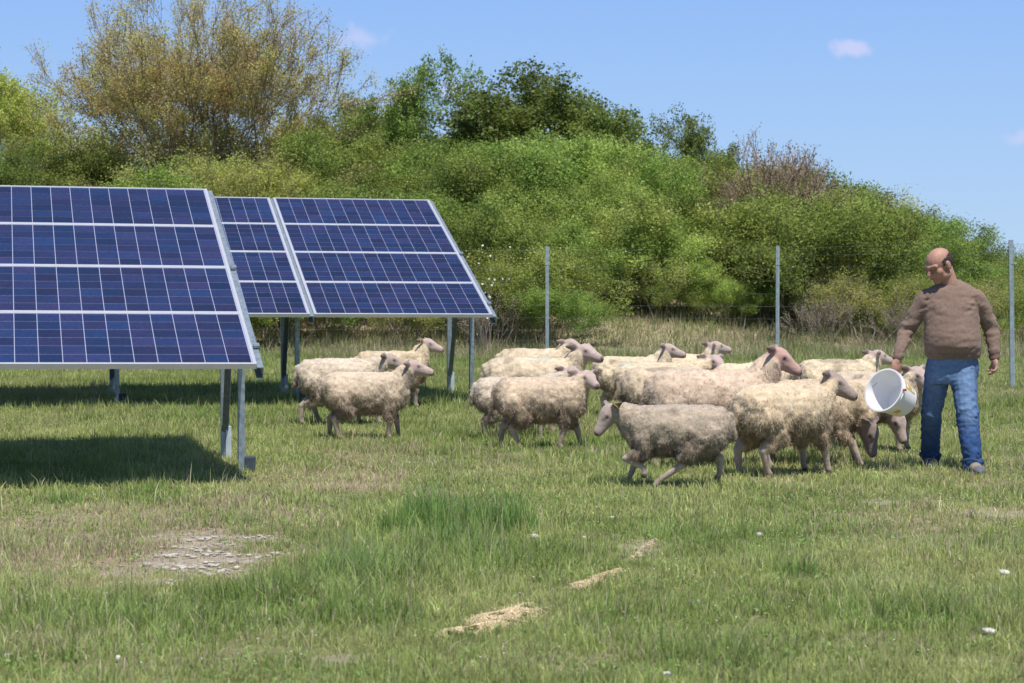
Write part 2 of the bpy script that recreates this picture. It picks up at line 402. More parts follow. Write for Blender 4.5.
def blades(name, x, y, hgt, wid, col, label, lean=.5, seg=2, mat=M_GRASS):
    n = len(x); rng = RNG
    z = terrain(x, y) - .004
    a = rng.uniform(0, 2 * math.pi, n); bx = np.cos(a); by = np.sin(a)       # width direction
    la = rng.uniform(0, 2 * math.pi, n); l = np.abs(rng.normal(0, lean, n)) * hgt
    lx = np.cos(la) * l; ly = np.sin(la) * l
    hz = np.sqrt(np.maximum(hgt ** 2 - (l * .8) ** 2, (hgt * .35) ** 2))
    P = np.stack([x, y, z], 1); W = np.stack([bx, by, 0 * bx], 1) * (wid / 2)[:, None]
    T = np.stack([lx, ly, hz], 1)
    Mi = np.stack([lx * .3, ly * .3, hz * .58], 1)
    if seg == 2:
        V = np.stack([P - W, P + W, P + Mi + W * .75, P + Mi - W * .75, P + T], 1).reshape(-1, 3)
        b = np.arange(n) * 5
        q = np.stack([b, b + 1, b + 2, b + 3], 1); t = np.stack([b + 3, b + 2, b + 4], 1)
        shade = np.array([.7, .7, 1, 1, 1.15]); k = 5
        F_ = [q, t]
    else:
        V = np.stack([P - W, P + W, P + T], 1).reshape(-1, 3); b = np.arange(n) * 3
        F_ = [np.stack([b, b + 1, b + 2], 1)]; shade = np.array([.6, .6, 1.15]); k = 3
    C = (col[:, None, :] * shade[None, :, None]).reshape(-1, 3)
    return mesh_np(name, V, F_, mat, col=C)

def grass():
    def zone(d0, d1, dens, seg, wid, hmul, name, label):
        # uniform over the visible wedge plus a margin to each side
        A = .235 * (d1 ** 2 - d0 ** 2) + 4.0 * (d1 - d0)
        n = int(A * dens)
        D = np.sqrt(RNG.uniform(d0 ** 2, d1 ** 2, n * 2)); X = RNG.uniform(-1, 1, n * 2) * (.235 * D + 2.0)
        g = gravel_mask(X, D); fm = feed_mask(X, D); dr = dry_mask(X, D); lu = lush_mask(X, D)
        cl = noise2(X, D, .13, 51) * .5 + noise2(X, D, .05, 52) * .5
        keep = RNG.uniform(0, 1, n * 2) < np.clip((.62 + .6 * cl) * (1 - .80 * g * sstep(-.5, .3, noise2(X, D, .10, 26))) * (1 - .78 * fm) * (1 - .35 * dr) * (1 + .7 * lu), 0, 1)
        X = X[keep]; D = D[keep]; g = g[keep]; dr = dr[keep]; lu = lu[keep]; m = len(X)
        h = RNG.gamma(5, .2, m) * .038 * hmul * (1 - .4 * dr) * (1 + 1.7 * lu) * (1 - .5 * g)
        h *= 1 + .45 * noise2(X, D, .35, 55) + .35 * noise2(X, D, .10, 58)
        tall = RNG.uniform(0, 1, m) < .02; h = np.where(tall, h * 2.2, h)
        straw = RNG.uniform(0, 1, m) < (.10 + .45 * dr)
        hue = RNG.uniform(0, 1, m)
        g1 = np.array([.33, .43, .12]); g2 = np.array([.53, .57, .215]); g3 = np.array([.19, .35, .085])
        st1 = np.array([.70, .62, .42]); st2 = np.array([.50, .40, .27])
        patch = np.clip(.5 + .7 * noise2(X, D, .6, 56) + .35 * noise2(X, D, 2.2, 57), 0, 1)
        c = g1 * (1 - patch[:, None]) + g2 * patch[:, None]
        c = c * (1 - lu[:, None] * .75) + g3 * lu[:, None] * .75
        sc = st1 * hue[:, None] + st2 * (1 - hue[:, None])
        c = np.where(straw[:, None], sc, c) * RNG.uniform(.70, 1.30, m)[:, None] * (1 + .22 * noise2(X, D, .16, 59))[:, None]
        W = RNG.uniform(.7, 1.3, m) * wid * (1 + .4 * lu)
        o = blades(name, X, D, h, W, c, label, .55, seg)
        tag(o, label, 'grass', kind='stuff')
    zone(7.3, 13, 5200, 2, .0040, 1.0, 'grass', 'short mixed green and straw coloured meadow grass in the foreground')
    zone(13, 21, 2700, 2, .0058, 1.05, 'grass', 'short green meadow grass around the sheep and the front posts')
    zone(21, 38.5, 1300, 1, .011, 1.15, 'grass', 'short green meadow grass reaching back to the wire fence')
    # longer dry grass at the fence foot and on the bank
    n = 110000
    D = RNG.uniform(37, 46, n); X = RNG.uniform(-1, 1, n) * (.235 * D + 3)
    nn = noise2(X, D, .7, 61)
    c = np.where((RNG.uniform(0, 1, n) < .45 + .4 * nn)[:, None], np.array([.62, .54, .36]), np.array([.30, .38, .12])) * RNG.uniform(.7, 1.25, n)[:, None]
    bare = sstep(.45, .8, noise2(X, D, 1.4, 62))
    k = RNG.uniform(0, 1, n) > bare * .85
    X, D, c = X[k], D[k], c[k]
    h = RNG.gamma(5, .2, len(X)) * .16
    o = blades('grass', X, D, h, np.full(len(X), .014), c, '', .6, 1)
    tag(o, 'long dry grass on the bank behind the wire fence', 'grass', kind='stuff')
grass()

def clover():
    n = 42000; D = np.sqrt(RNG.uniform(7.3 ** 2, 20 ** 2, n)); X = RNG.uniform(-1, 1, n) * (.235 * D + 2.0)
    k = (noise2(X, D, .33, 81) + .5 * noise2(X, D, .11, 82) > .12) & (gravel_mask(X, D) < .5) & (feed_mask(X, D) < .3); X = X[k]; D = D[k]; n = len(X)
    z = terrain(X, D) + RNG.uniform(.006, .035, n); s = RNG.uniform(.006, .014, n)[:, None]
    nr = RNG.normal(0, .45, (n, 3)) + np.array([0, -.15, 1]); nr /= np.linalg.norm(nr, axis=1)[:, None]
    a = np.cross(nr, RNG.normal(0, 1, (n, 3))); a /= np.linalg.norm(a, axis=1)[:, None]; b = np.cross(nr, a); P = np.stack([X, D, z], 1)
    V = np.stack([P - a * s, P - a * s * .3 + b * s * .6, P + a * s * .6 + b * s * .45, P + a * s, P + a * s * .4 - b * s * .6, P - a * s * .4 - b * s * .5], 1).reshape(-1, 3)
    c = np.array([.22, .36, .10])[None] * RNG.uniform(.7, 1.35, n)[:, None]
    o = mesh_np('clover', V, (np.arange(n) * 6)[:, None] + np.arange(6)[None], M_GRASS, col=np.repeat(c, 6, 0)); tag(o, 'low clover and broad leaved weeds growing between the meadow grass', 'weeds', kind='stuff')
clover()

def tuft(name, px, py, n, hh, rad, label, col=(.23, .38, .10)):
    cx, cy = ground_pt(px, py)
    a = RNG.uniform(0, 2 * math.pi, n); r = rad * RNG.uniform(0, 1, n) ** .8
    x = cx + np.cos(a) * r; y = cy + np.sin(a) * r
    c = np.array(col)[None] * RNG.uniform(.6, 1.5, n)[:, None] * np.array([1, 1, 1])
    c[RNG.uniform(0, 1, n) < .08] = (.4, .36, .2)
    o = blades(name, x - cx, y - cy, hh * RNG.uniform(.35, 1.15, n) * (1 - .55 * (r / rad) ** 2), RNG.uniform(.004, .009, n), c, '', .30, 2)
    # blades() adds the terrain height of the shifted coordinates; recentre the mesh on its own ground
    me = o.data; co = np.empty(len(me.vertices) * 3, np.float32); me.vertices.foreach_get('co', co); co = co.reshape(-1, 3)
    base = np.repeat(terrain(x - cx, y - cy), 5); co[:, 2] -= base; me.vertices.foreach_set('co', co.ravel()); me.update()
    o.location = (cx, cy, tz(cx, cy)); tag(o, label, 'grass tuft', 'tufts of taller grass in the meadow')
for t in ((428, 533, 460, .32, .30, 'widest dark green grass tuft in the middle of the meadow'),
          (456, 548, 300, .20, .28, 'lower tuft leaning against the widest grass tuft'),
          (505, 536, 340, .30, .20, 'tall upright grass tuft right of the widest tuft'),
          (470, 522, 160, .17, .12, 'small tuft between the two tall grass tufts'),
          (345, 585, 300, .19, .22, 'broad low tuft between the stony patch and the tall tufts'),
          (388, 575, 240, .15, .20, 'bright low tuft just left of the tall tufts'),
          (800, 575, 160, .11, .16, 'low tuft alone on the right side of the meadow'),
          (152, 497, 150, .12, .20, 'tuft at the front edge of the table shadow'),
          (60, 503, 150, .11, .22, 'tuft at the left front edge of the table shadow')):
    tuft('grass_tuft', *t)

# grain feed strewn in a line
def feed():
    for k, (segs, lab) in enumerate(((FEED[:2], 'large tan heap of grain feed in the foreground grass'), (FEED[2:4], 'middle streak of spilled grain feed in the grass'), (FEED[4:], 'smallest far dribble of grain feed in the grass'))):
        n = (15000, 2600, 700)[k]; P = []
        for (a, b, c, d, r) in segs:
            p = np.array(ground_pt(a, b)); q = np.array(ground_pt(c, d)); m = n // len(segs)
            t = RNG.uniform(0, 1, m); off = RNG.normal(0, 1, (m, 2)) * np.array([r * .45, r * 1.0])
            xy = p + (q - p) * t[:, None] + off
            P.append(np.column_stack([xy, np.exp(-(off[:, 0] / r) ** 2 * 2 - (off[:, 1] / (2 * r)) ** 2 * 2) * .02]))
        P = np.concatenate(P); m = len(P)
        keep = noise2(P[:, 0], P[:, 1], .06, 77) > -.25; P = P[keep]; m = len(P)
        z = terrain(P[:, 0], P[:, 1]) + P[:, 2] + RNG.uniform(0, .008, m)
        s = RNG.uniform(.0016, .0038, m)
        oc = np.array([(1, 0, 0), (-1, 0, 0), (0, 1, 0), (0, -1, 0), (0, 0, 1), (0, 0, -1)], float)
        fc = np.array([(0, 2, 4), (2, 1, 4), (1, 3, 4), (3, 0, 4), (2, 0, 5), (1, 2, 5), (3, 1, 5), (0, 3, 5)])
        c0 = P.mean(0); cx, cy = c0[0], c0[1]
        V = (np.column_stack([P[:, 0] - cx, P[:, 1] - cy, z])[:, None] + oc[None] * s[:, None, None] * np.array([1.5, 1, .8])).reshape(-1, 3)
        Fc = (fc[None] + (np.arange(m) * 6)[:, None, None]).reshape(-1, 3)
        o = mesh_np('feed_heap', V, Fc, M_FEED, loc=(cx, cy, 0)); tag(o, lab, 'feed', 'grain feed strewn on the grass')
feed()

def stone_mesh(seed, s):
    rng = np.random.default_rng(seed)
    bm = bmesh.new(); bmesh.ops.create_icosphere(bm, subdivisions=2, radius=1)
    v = np.array([p.co[:] for p in bm.verts]); f = np.array([[q.index for q in p.verts] for p in bm.faces]); bm.free()
    v = v * (1 + .35 * noise3(v + seed * 3, .8, seed)[:, None])
    v = np.clip(v, -.85, .8) * np.array(s)
    return v, f
STONES = [(760, 538, (.026, .028, .018), 'white stone alone in the grass below the front right sheep'),
          (535, 541, (.028, .03, .02), 'white stone right of the tall grass tufts'),
          (1006, 573, (.030, .045, .014), 'flat white stone at the right edge below the man'),
          (992, 633, (.034, .04, .013), 'long flat white stone near the bottom right corner'),
          (116, 664, (.014, .014, .014), 'small round white pebble near the bottom left corner'),
          (584, 541, (.014, .016, .012), 'small white pebble right of the tall grass tufts'),
          (696, 604, (.03, .05, .006), 'flat grey stone sunk in the grass past the middle grain streak'),
          (4, 661, (.02, .02, .012), 'small pale pebble at the left edge of the meadow'),
          (667, 678, (.02, .02, .012), 'small pale pebble at the bottom edge of the meadow'),
          (408, 465, (.03, .06, .014), 'flat white stone in the grass below the walking left sheep'),
          (612, 520, (.018, .02, .012), 'small pale pebble in front of the running sheep')]
for i, (px, py, s, lab) in enumerate(STONES):
    x, y = ground_pt(px, py); v, f = stone_mesh(i + 3, s)
    o = mesh_np('stone', v, f, M_STONE, loc=(x, y, tz(x, y) + .010 + s[2] * .45)); tag(o, lab, 'stone', 'pale limestones in the grass')
def gravel():
    n = 800; x = GRX + RNG.normal(0, .28, n); y = GRY + RNG.normal(0, .65, n)
    m = gravel_mask(x, y); k = (m > RNG.uniform(.2, .9, n)) & (noise2(x, y, .16, 71) > -.12); x = x[k]; y = y[k]
    V = []; Fc = []; nn = 0
    base = [stone_mesh(100 + i, (1, 1, .5)) for i in range(5)]
    for i in range(len(x)):
        v, f = base[i % 5]; s = RNG.gamma(1.6, .0032) + .003
        a = RNG.uniform(0, 6.28); ca, sa = math.cos(a), math.sin(a)
        p = v * s * np.array([1.5, 1, 1]); p = np.column_stack([p[:, 0] * ca - p[:, 1] * sa, p[:, 0] * sa + p[:, 1] * ca, p[:, 2]])
        V.append(p + (x[i] - GRX, y[i] - GRY, 0 + .004 + float(s) * .2)); Fc.append(f + nn); nn += len(v)
    V = np.concatenate(V)
    V[:, 2] += terrain(V[:, 0] + GRX, V[:, 1] + GRY)
    o = mesh_np('gravel', V, np.concatenate(Fc), M_GRAV, loc=(GRX, GRY, 0)); tag(o, 'white limestone gravel showing in the bare patch of the meadow', 'gravel', kind='stuff')
gravel()
def petals():
    n = 120; x = []; y = []
    for _ in range(n):
        a, b = ground_pt(RNG.uniform(0, 1024), RNG.uniform(500, 683)); x.append(a); y.append(b)
    x = np.array(x); y = np.array(y); z = terrain(x, y) + .05
    a = RNG.uniform(0, 6.28, (n,)); V = []
    s = .004
    for k in range(6): V.append(np.stack([x + s * np.cos(a + k * 1.047), y + s * np.sin(a + k * 1.047), z + .003 * (k % 2)], 1))
    V = np.stack(V, 1).reshape(-1, 3); Fc = np.arange(n)[:, None] * 6 + np.arange(6)[None]
    o = mesh_np('daisies', V, Fc, M_WHITEFL); tag(o, 'tiny white daisies scattered through the foreground grass', 'flowers', kind='stuff')
petals()

# ------------------------------------------------------------------ solar tables
def solar_table(corner, zc, az, elev, tilt, ncols, label):
    az = R(az); e = R(elev)
    U = Vector((math.cos(az) * math.cos(e), math.sin(az) * math.cos(e), math.sin(e)))
    Vh = Vector((-math.sin(az), math.cos(az), 0)); t = R(tilt)
    V = Vh * math.cos(t) + Vector((0, 0, 1)) * math.sin(t)
    V = (V - U * V.dot(U)).normalized(); W = U.cross(V)
    O = Vector((corner[0], corner[1], zc))
    root = empty('solar_table', (corner[0], corner[1], tz(*corner))); tag(root, label, 'solar panels', 'solar tables standing in the meadow')
    base = Vector(root.location)
    def pt(u, v, ww=0): return O + U * u + V * v + W * ww - base
    def MM(u, v, ww=0):
        p = pt(u, v, ww)
        return Matrix(((U.x, V.x, W.x, p.x), (U.y, V.y, W.y, p.y), (U.z, V.z, W.z, p.z), (0, 0, 0, 1)))
    c = .1585; P = 1.012; CP = 12 * c + .104; rng = np.random.default_rng(5)
    # one module, then shared copies
    L = 12 * c; m = .030
    def module():
        fr = MB(); fw = .024; th = .040
        x0, x1, y0, y1 = -L - m, m, 0.002, P - .002
        fr.box((x0, y0, -th), (x1, y0 + fw, 0)); fr.box((x0, y1 - fw, -th), (x1, y1, 0))
        fr.box((x0, y0 + fw, -th), (x0 + fw, y1 - fw, 0)); fr.box((x1 - fw, y0 + fw, -th), (x1, y1 - fw, 0))
        me = fr
        bs = MB(); bs.box((x0 + fw, y0 + fw, -.012), (x1 - fw, y1 - fw, -.006))
        return fr, bs
    def cells(seed):
        r = np.random.default_rng(seed); Vv = []; Fc = []; C = []; k = 0
        ph = (P - .06) / 6; y0 = .030
        tone = r.uniform(.85, 1.15)
        for i in range(12):
            for j in range(6):
                xa = -L + i * c + .0027; xb = xa + c - .0054; ya = y0 + j * ph + .0045; yb = ya + ph - .0090
                Vv += [(xa, ya, -.0035), (xb, ya, -.0035), (xb, yb, -.0035), (xa, yb, -.0035)]; Fc.append((k, k + 1, k + 2, k + 3)); k += 4
                q = r.uniform(.6, 1.5) * tone; h = r.uniform(-1, 1)
                C += [((.016 + .006 * h) * q, (.021 - .002 * h) * q, (.068 - .008 * h) * q)] * 4
        return np.array(Vv), np.array(Fc), np.array(C)
    proto = None
    for ic in range(ncols):
        for jr in range(4):
            # the frame is the panel's own mesh, its backsheet and cells are sub-parts
            Mx = MM(-ic * CP, jr * P - .01)
            if proto is None:
                fr, bs = module()
                p = fr.build('solar_panel', M_ALU, root, bevel=.0015); b_ = bs.build('backsheet', M_BACK, p)
                proto = (p, b_)
            else:
                p = proto[0].copy(); COL.objects.link(p); p.parent = root
                b_ = proto[1].copy(); COL.objects.link(b_); b_.parent = p
            p.matrix_local = Mx
            v, f, C = cells(ic * 10 + jr + int(abs(corner[1])))
            mesh_np('cells', v, f, M_CELL, p, C)
    # frames every column joint: rafter, two posts, brace
    ct = math.cos(t)
    us = [.055] + [-(k * CP) + .052 - .104 + .0 for k in range(1, ncols + 1)]
    us = [.055] + [-k * CP + .052 for k in range(1, ncols + 1)]
    for i, u in enumerate(us):
        rf = MB(); rf.channel(pt(u, -.02, -.066), pt(u, 4 * P + .01, -.066), .045, .085, .005, up=W, open_side=-1)
        if i == 0:
            for v_ in (.35, 2.02):
                rf.box((-.012, -.03, .018), (.030, .03, .034), MM(u, v_, -.03))
        rf.build('rafter', M_GALV, root)
        uh = u - .005
        for k, vh in enumerate((1.2, 2.55)):
            v_ = vh / ct
            top = pt(uh, v_, -.10); foot = Vector((top.x, top.y, -.12))
            g = MB(); g.channel(foot, top, .048, .060, .005, up=(-math.sin(az), math.cos(az), 0), open_side=1 if k == 0 else -1)
            lg = g.build('leg', M_GALV, root)
            h = MB()
            if k == 0:
                h.box((.02, -.05, .0), (.10, .04, .105), Matrix.Translation((top.x, top.y, 0)) @ Matrix.Rotation(az, 4, 'Z'))
                h.build('foot_block', M_DARKBOX, root, bevel=.006)
            else:
                h.box((.01, -.045, -.02), (.055, -.03, .24), Matrix.Translation((top.x, top.y, 0)) @ Matrix.Rotation(az, 4, 'Z'))
                h.build('foot_plate', M_PALE, root, bevel=.003)
                g = MB(); g.channel(Vector((top.x + .01, top.y + .0, .18)), pt(uh, 1.85 / ct, -.11), .04, .05, .005, up=(1, 0, 0))
                g.build('brace', M_GALV_D, root)
    for v_ in (.5, 1.6, 2.6, 3.6):
        g = MB(); g.bar(pt(us[-1], v_, -.062), pt(.02, v_, -.062), .04, .036, up=W); g.build('purlin', M_GALV_D, root)
    return root
solar_table((-1.774, 15.46), .85, 12.85, -.55, 19.1, 3, 'nearer table of blue solar panels with white grid lines at the left edge')
solar_table((-.242, 24.76), .998, 12.75, -.40, 19.7, 5, 'farther table of blue solar panels on steel posts, partly behind the nearer table')

# ------------------------------------------------------------------ fence
def fence():
    P = [(-7.6, 37.4), (-3.52, 37.2), (.575, 37.0), (4.22, 36.0), (6.285, 28.4), (8.3, 20.3)]
    root = empty('wire_fence', (P[3][0], P[3][1], 0)); tag(root, 'tall wire mesh fence with slim zinc posts in front of the scrub bank', 'fence')
    b = Vector(root.location); H = 1.86
    for i, (x, y) in enumerate(P):
        g = MB(); z = tz(x, y); lean = (-.035 if i == 4 else 0)
        g.channel(Vector((x, y, z - .2)) - b, Vector((x + lean, y, z + H)) - b, .055, .04, .005, up=(0, -1, 0), open_side=1 if i % 2 else -1)
        g.box((x - b.x - .034, y - b.y - .026, z + H - .3), (x - b.x + .034, y - b.y - .0205, z + H - .28))
        g.build('post', M_POST, root)
    g = MB()
    for i in range(len(P) - 1):
        a = Vector((P[i][0], P[i][1] - .03, 0)); c = Vector((P[i + 1][0], P[i + 1][1] - .03, 0)); L = (c - a).length
        m = int(L / .6)
        for zz in (.03, .18, .33, .5, .7, .9, 1.1, 1.3, 1.5, 1.68, 1.8):
            pts = []
            for k in range(m + 1):
                p = a.lerp(c, k / m); pts.append(Vector((p.x, p.y, tz(p.x, p.y) + zz)) - b)
            g.tube(pts, .0011 if zz not in (1.8, .9) else .0016, 3)
        for k in range(int(L / .25) + 1):
            p = a.lerp(c, k * .25 / L); z = tz(p.x, p.y); g.tube([Vector((p.x, p.y, z + .03)) - b, Vector((p.x, p.y, z + 1.8)) - b], .0008, 3)
    g.build('wire_mesh', M_WIRE, root)
fence()

# ------------------------------------------------------------------ vegetation
def skeleton(seed, stems, height, spread, levels, split, upbias=.35, wob=.18, r0=.03, base_r=.1, len_decay=.72, ang=.55, first=.35):
    rng = random.Random(seed); segs = []; tips = []
    def grow(p, d, L, r, lv):
        n = 3 if lv < 2 else 2
        for i in range(n):
            d = (d + Vector((rng.gauss(0, wob), rng.gauss(0, wob), rng.gauss(0, wob * .6) + upbias * .12))).normalized()
            q = p + d * (L / n); r2 = r * .88
            segs.append((p.copy(), q.copy(), r, r2, lv)); p = q; r = r2
            if lv >= levels - 1: tips.append((p.copy(), d.copy(), lv))
            elif lv >= 1 and rng.random() < .5:
                side(p, d, L, r, lv)
        if lv < levels:
            for _ in range(split): side(p, d, L, r, lv)
        else: tips.append((p.copy(), d.copy(), lv + 1))
    def side(p, d, L, r, lv):
        ax = Vector((rng.gauss(0, 1), rng.gauss(0, 1), rng.gauss(0, 1))).cross(d)
        if ax.length < .01: return
        ax.normalize(); a = rng.uniform(.4, 1.3) * ang
        nd = (Matrix.Rotation(a, 3, ax) @ d + Vector((0, 0, upbias * .25))).normalized()
        grow(p, nd, L * len_decay * rng.uniform(.75, 1.15), r * .62, lv + 1)
    for s in range(stems):
        a = 2 * math.pi * (s + rng.random() * .8) / stems; o = rng.random() ** .6 * spread
        d = Vector((math.cos(a) * o, math.sin(a) * o, 1)).normalized()
        grow(Vector((math.cos(a) * base_r * rng.random(), math.sin(a) * base_r * rng.random(), -.05)), d, height * first * rng.uniform(.8, 1.15), r0 * rng.uniform(.7, 1.1), 0)
    return segs, tips
def seg_mesh(segs, n=4, minr=.003):
    A = np.array([s[0][:] for s in segs]); B = np.array([s[1][:] for s in segs]); ra = np.maximum([s[2] for s in segs], minr); rb = np.maximum([s[3] for s in segs], minr)
    d = B - A; d /= np.linalg.norm(d, axis=1)[:, None] + 1e-9
    ref = np.where(np.abs(d[:, 2:3]) > .9, np.array([[1., 0, 0]]), np.array([[0, 0, 1.]]))
    x = np.cross(d, ref); x /= np.linalg.norm(x, axis=1)[:, None]; y = np.cross(d, x)
    V = []
    for (P, r) in ((A, ra), (B + d * rb[:, None] * .3, rb)):
        for k in range(n):
            t = 2 * math.pi * k / n; V.append(P + (x * math.cos(t) + y * math.sin(t)) * r[:, None])
    V = np.stack(V, 1).reshape(-1, 3); b = np.arange(len(segs))[:, None] * 2 * n
    Fc = []
    for k in range(n): Fc.append(np.concatenate([b + k, b + (k + 1) % n, b + n + (k + 1) % n, b + n + k], 1))
    return V, np.concatenate(Fc)
def leaf_mesh(tips, per, size, jit, cols, seed, upn=.5, asp=.6, dropz=0, shade=True):
    rng = np.random.default_rng(seed)
    P = np.array([t[0][:] for t in tips]); n = len(P) * per
    P = np.repeat(P, per, 0) + rng.normal(0, jit, (n, 3)) * np.array([1, 1, .8])
    P[:, 2] = np.maximum(P[:, 2], .03)
    nrm = rng.normal(0, 1, (n, 3)) + np.array([0, 0, upn * 1.5]); nrm /= np.linalg.norm(nrm, axis=1)[:, None]
    r = rng.normal(0, 1, (n, 3)); a = np.cross(nrm, r); a /= np.linalg.norm(a, axis=1)[:, None] + 1e-9; b = np.cross(nrm, a)
    s = size * rng.uniform(.6, 1.35, n)[:, None]
    V = np.stack([P - a * s * .5, P + b * s * asp * .5 + nrm * s * .06, P + a * s * .5, P - b * s * asp * .5 + nrm * s * .06], 1).reshape(-1, 3)
    Fc = (np.arange(n) * 4)[:, None] + np.arange(4)[None]
    cols = np.array(cols, float)
    # whole twigs share a tone so that light and dark clumps show
    nt_ = noise3(P, .45, seed + 1) * .5 + .52
    w_ = np.clip(nt_ + rng.normal(0, .12, n), 0, .999) * (len(cols) - 1)
    i = np.floor(w_).astype(int); f = (w_ - i)[:, None]
    c = cols[i] * (1 - f) + cols[np.minimum(i + 1, len(cols) - 1)] * f
    c = c * rng.uniform(.86, 1.14, n)[:, None]
    return V, Fc, np.repeat(c, 4, 0)

YG = [(.18, .245, .055), (.34, .44, .10), (.52, .61, .18)]
MG = [(.11, .18, .04), (.23, .34, .07), (.39, .50, .12)]
DG = [(.08, .13, .03), (.16, .24, .05), (.26, .36, .08)]
OL = [(.24, .25, .08), (.38, .41, .12), (.52, .54, .18)]
BR = [(.34, .27, .19), (.40, .35, .22), (.38, .42, .16)]

class Kind:
    def __init__(s, name, parts): s.name = name; s.parts = parts       # parts: (part name, object)
PROTO = {}
def make_kind(key, skel, mat_b, leaf, bname='branches', minr=.004):
    segs, tips = skeleton(**skel)
    zt = max(s_[1].z for s_ in segs); mxy = sum((t_[0] for t_ in tips), Vector()) / len(tips)
    sh_ = lambda p_: Vector((p_.x - mxy.x * min(1, max(0, p_.z) / (.5 * zt)), p_.y - mxy.y * min(1, max(0, p_.z) / (.5 * zt)), p_.z))
    segs = [(sh_(a_), sh_(b_), r_, r2_, l_) for (a_, b_, r_, r2_, l_) in segs]; tips = [(sh_(a_), d_, l_) for (a_, d_, l_) in tips]
    print(key, 'segs', len(segs), 'tips', len(tips))
    # split trunk/branches
    lst = []
    low = [s for s in segs if s[4] == 0]; hi = [s for s in segs if s[4] > 0]
    v, f = seg_mesh(low, 7, minr); lst.append(('trunk' if skel['stems'] == 1 else 'stems', v, f, mat_b, None))
    if hi: v, f = seg_mesh(hi, 4, minr); lst.append(('branches', v, f, mat_b, None))
    if leaf:
        v, f, c = leaf_mesh(tips, **leaf); lst.append(('foliage', v, f, M_LEAF, c))
    top = max(max(s[1].z for s in segs), 0.1)
    rad = np.percentile([math.hypot(t[0].x, t[0].y) for t in tips], 92)
    meshes = []
    for (n_, v, f, m_, c) in lst:
        o = mesh_np(n_, v, f, m_, col=c, link=False); meshes.append((n_, o.data)); bpy.data.objects.remove(o)
    PROTO[key] = (meshes, top, rad)
def plant(key, name, x, y, height, label, cat, group=None, rz=None, wmul=1.0, z=None):
    meshes, top, rad = PROTO[key]
    s = height / top
    root = empty(name, (x, y, (tz(x, y) if z is None else z) - .03), random.uniform(0, 6.28) if rz is None else rz)
    root.scale = (s * wmul, s * wmul, s)
    tag(root, label, cat, group)
    for (n_, me) in meshes:
        o = bpy.data.objects.new(n_, me); COL.objects.link(o); o.parent = root
    return root

for i in range(3):
    make_kind('yg%d' % i, dict(seed=10 + i, stems=9, height=2.0, spread=.95, levels=3, split=2, r0=.018, base_r=.4, first=.50), M_BARK,
              dict(per=46, size=.057, jit=.13, cols=YG, seed=10 + i))
    make_kind('mg%d' % i, dict(seed=20 + i, stems=9, height=2.0, spread=.9, levels=3, split=2, r0=.018, base_r=.4, first=.52), M_BARK,
              dict(per=44, size=.055, jit=.13, cols=MG, seed=20 + i))
for i in range(2):
    make_kind('dg%d' % i, dict(seed=30 + i, stems=8, height=2.0, spread=.85, levels=3, split=2, r0=.02, base_r=.35, first=.5), M_BARK,
              dict(per=30, size=.065, jit=.12, cols=DG, seed=30 + i))
    make_kind('ol%d' % i, dict(seed=40 + i, stems=10, height=2.0, spread=.8, levels=3, split=2, r0=.018, base_r=.4, first=.5, wob=.14), M_BARKG,
              dict(per=16, size=.055, jit=.12, cols=OL, seed=40 + i))
    make_kind('br%d' % i, dict(seed=50 + i, stems=22, height=1.5, spread=.55, levels=2, split=3, r0=.010, base_r=.55, first=.55, wob=.13, ang=.45), M_BARKG,
              dict(per=3, size=.04, jit=.08, cols=BR, seed=50 + i), minr=.006)
make_kind('red', dict(seed=61, stems=14, height=2.6, spread=.7, levels=3, split=3, r0=.02, base_r=.3, first=.42, wob=.12, ang=.5), M_REDTWIG,
          dict(per=2, size=.05, jit=.07, cols=[(.40, .27, .17), (.42, .38, .18)], seed=61), minr=.006)
# big budding tree
make_kind('big', dict(seed=73, stems=15, height=8.5, spread=.92, levels=4, split=3, r0=.060, base_r=.45, first=.36, wob=.10, ang=.60, upbias=.42, len_decay=.70), M_BARK,
          dict(per=14, size=.075, jit=.14, cols=[(.50, .38, .19), (.60, .52, .21), (.56, .62, .18)], seed=73), minr=.009)
make_kind('airy', dict(seed=84, stems=3, height=5.0, spread=.42, levels=4, split=3, r0=.06, base_r=.15, first=.42, wob=.16, ang=.62, upbias=.3), M_BARK,
          dict(per=7, size=.12, jit=.12, cols=DG + [(.20, .27, .07)], seed=84), minr=.006)
make_kind('dense', dict(seed=91, stems=4, height=5.5, spread=.65, levels=4, split=3, r0=.08, base_r=.3, first=.42, wob=.17, ang=.66, upbias=.25), M_BARK,
          dict(per=11, size=.135, jit=.17, cols=DG + [(.20, .27, .07)], seed=91), minr=.006)
make_kind('dense2', dict(seed=92, stems=4, height=5.5, spread=.65, levels=4, split=3, r0=.08, base_r=.3, first=.42, wob=.17, ang=.66, upbias=.25), M_BARK,
          dict(per=11, size=.135, jit=.17, cols=DG + [(.20, .27, .07)], seed=92), minr=.006)
make_kind('lime2', dict(seed=98, stems=5, height=5.0, spread=.55, levels=4, split=3, r0=.06, base_r=.3, first=.42, wob=.15, ang=.55, upbias=.4), M_BARKG,
          dict(per=9, size=.10, jit=.14, cols=[(.36, .46, .09), (.52, .60, .14), (.60, .62, .20)], seed=98), minr=.006)
make_kind('lime', dict(seed=95, stems=5, height=5.0, spread=.5, levels=4, split=3, r0=.06, base_r=.3, first=.42, wob=.15, ang=.55, upbias=.4), M_BARKG,
          dict(per=9, size=.10, jit=.14, cols=[(.36, .44, .09), (.52, .56, .14), (.60, .60, .22)], seed=95), minr=.006)
make_kind('weed', dict(seed=97, stems=9, height=.4, spread=.6, levels=2, split=2, r0=.004, base_r=.06, first=.6, wob=.14, ang=.5), M_DRYSTEM,
          dict(per=2, size=.014, jit=.012, cols=BR, seed=97), minr=.0018)

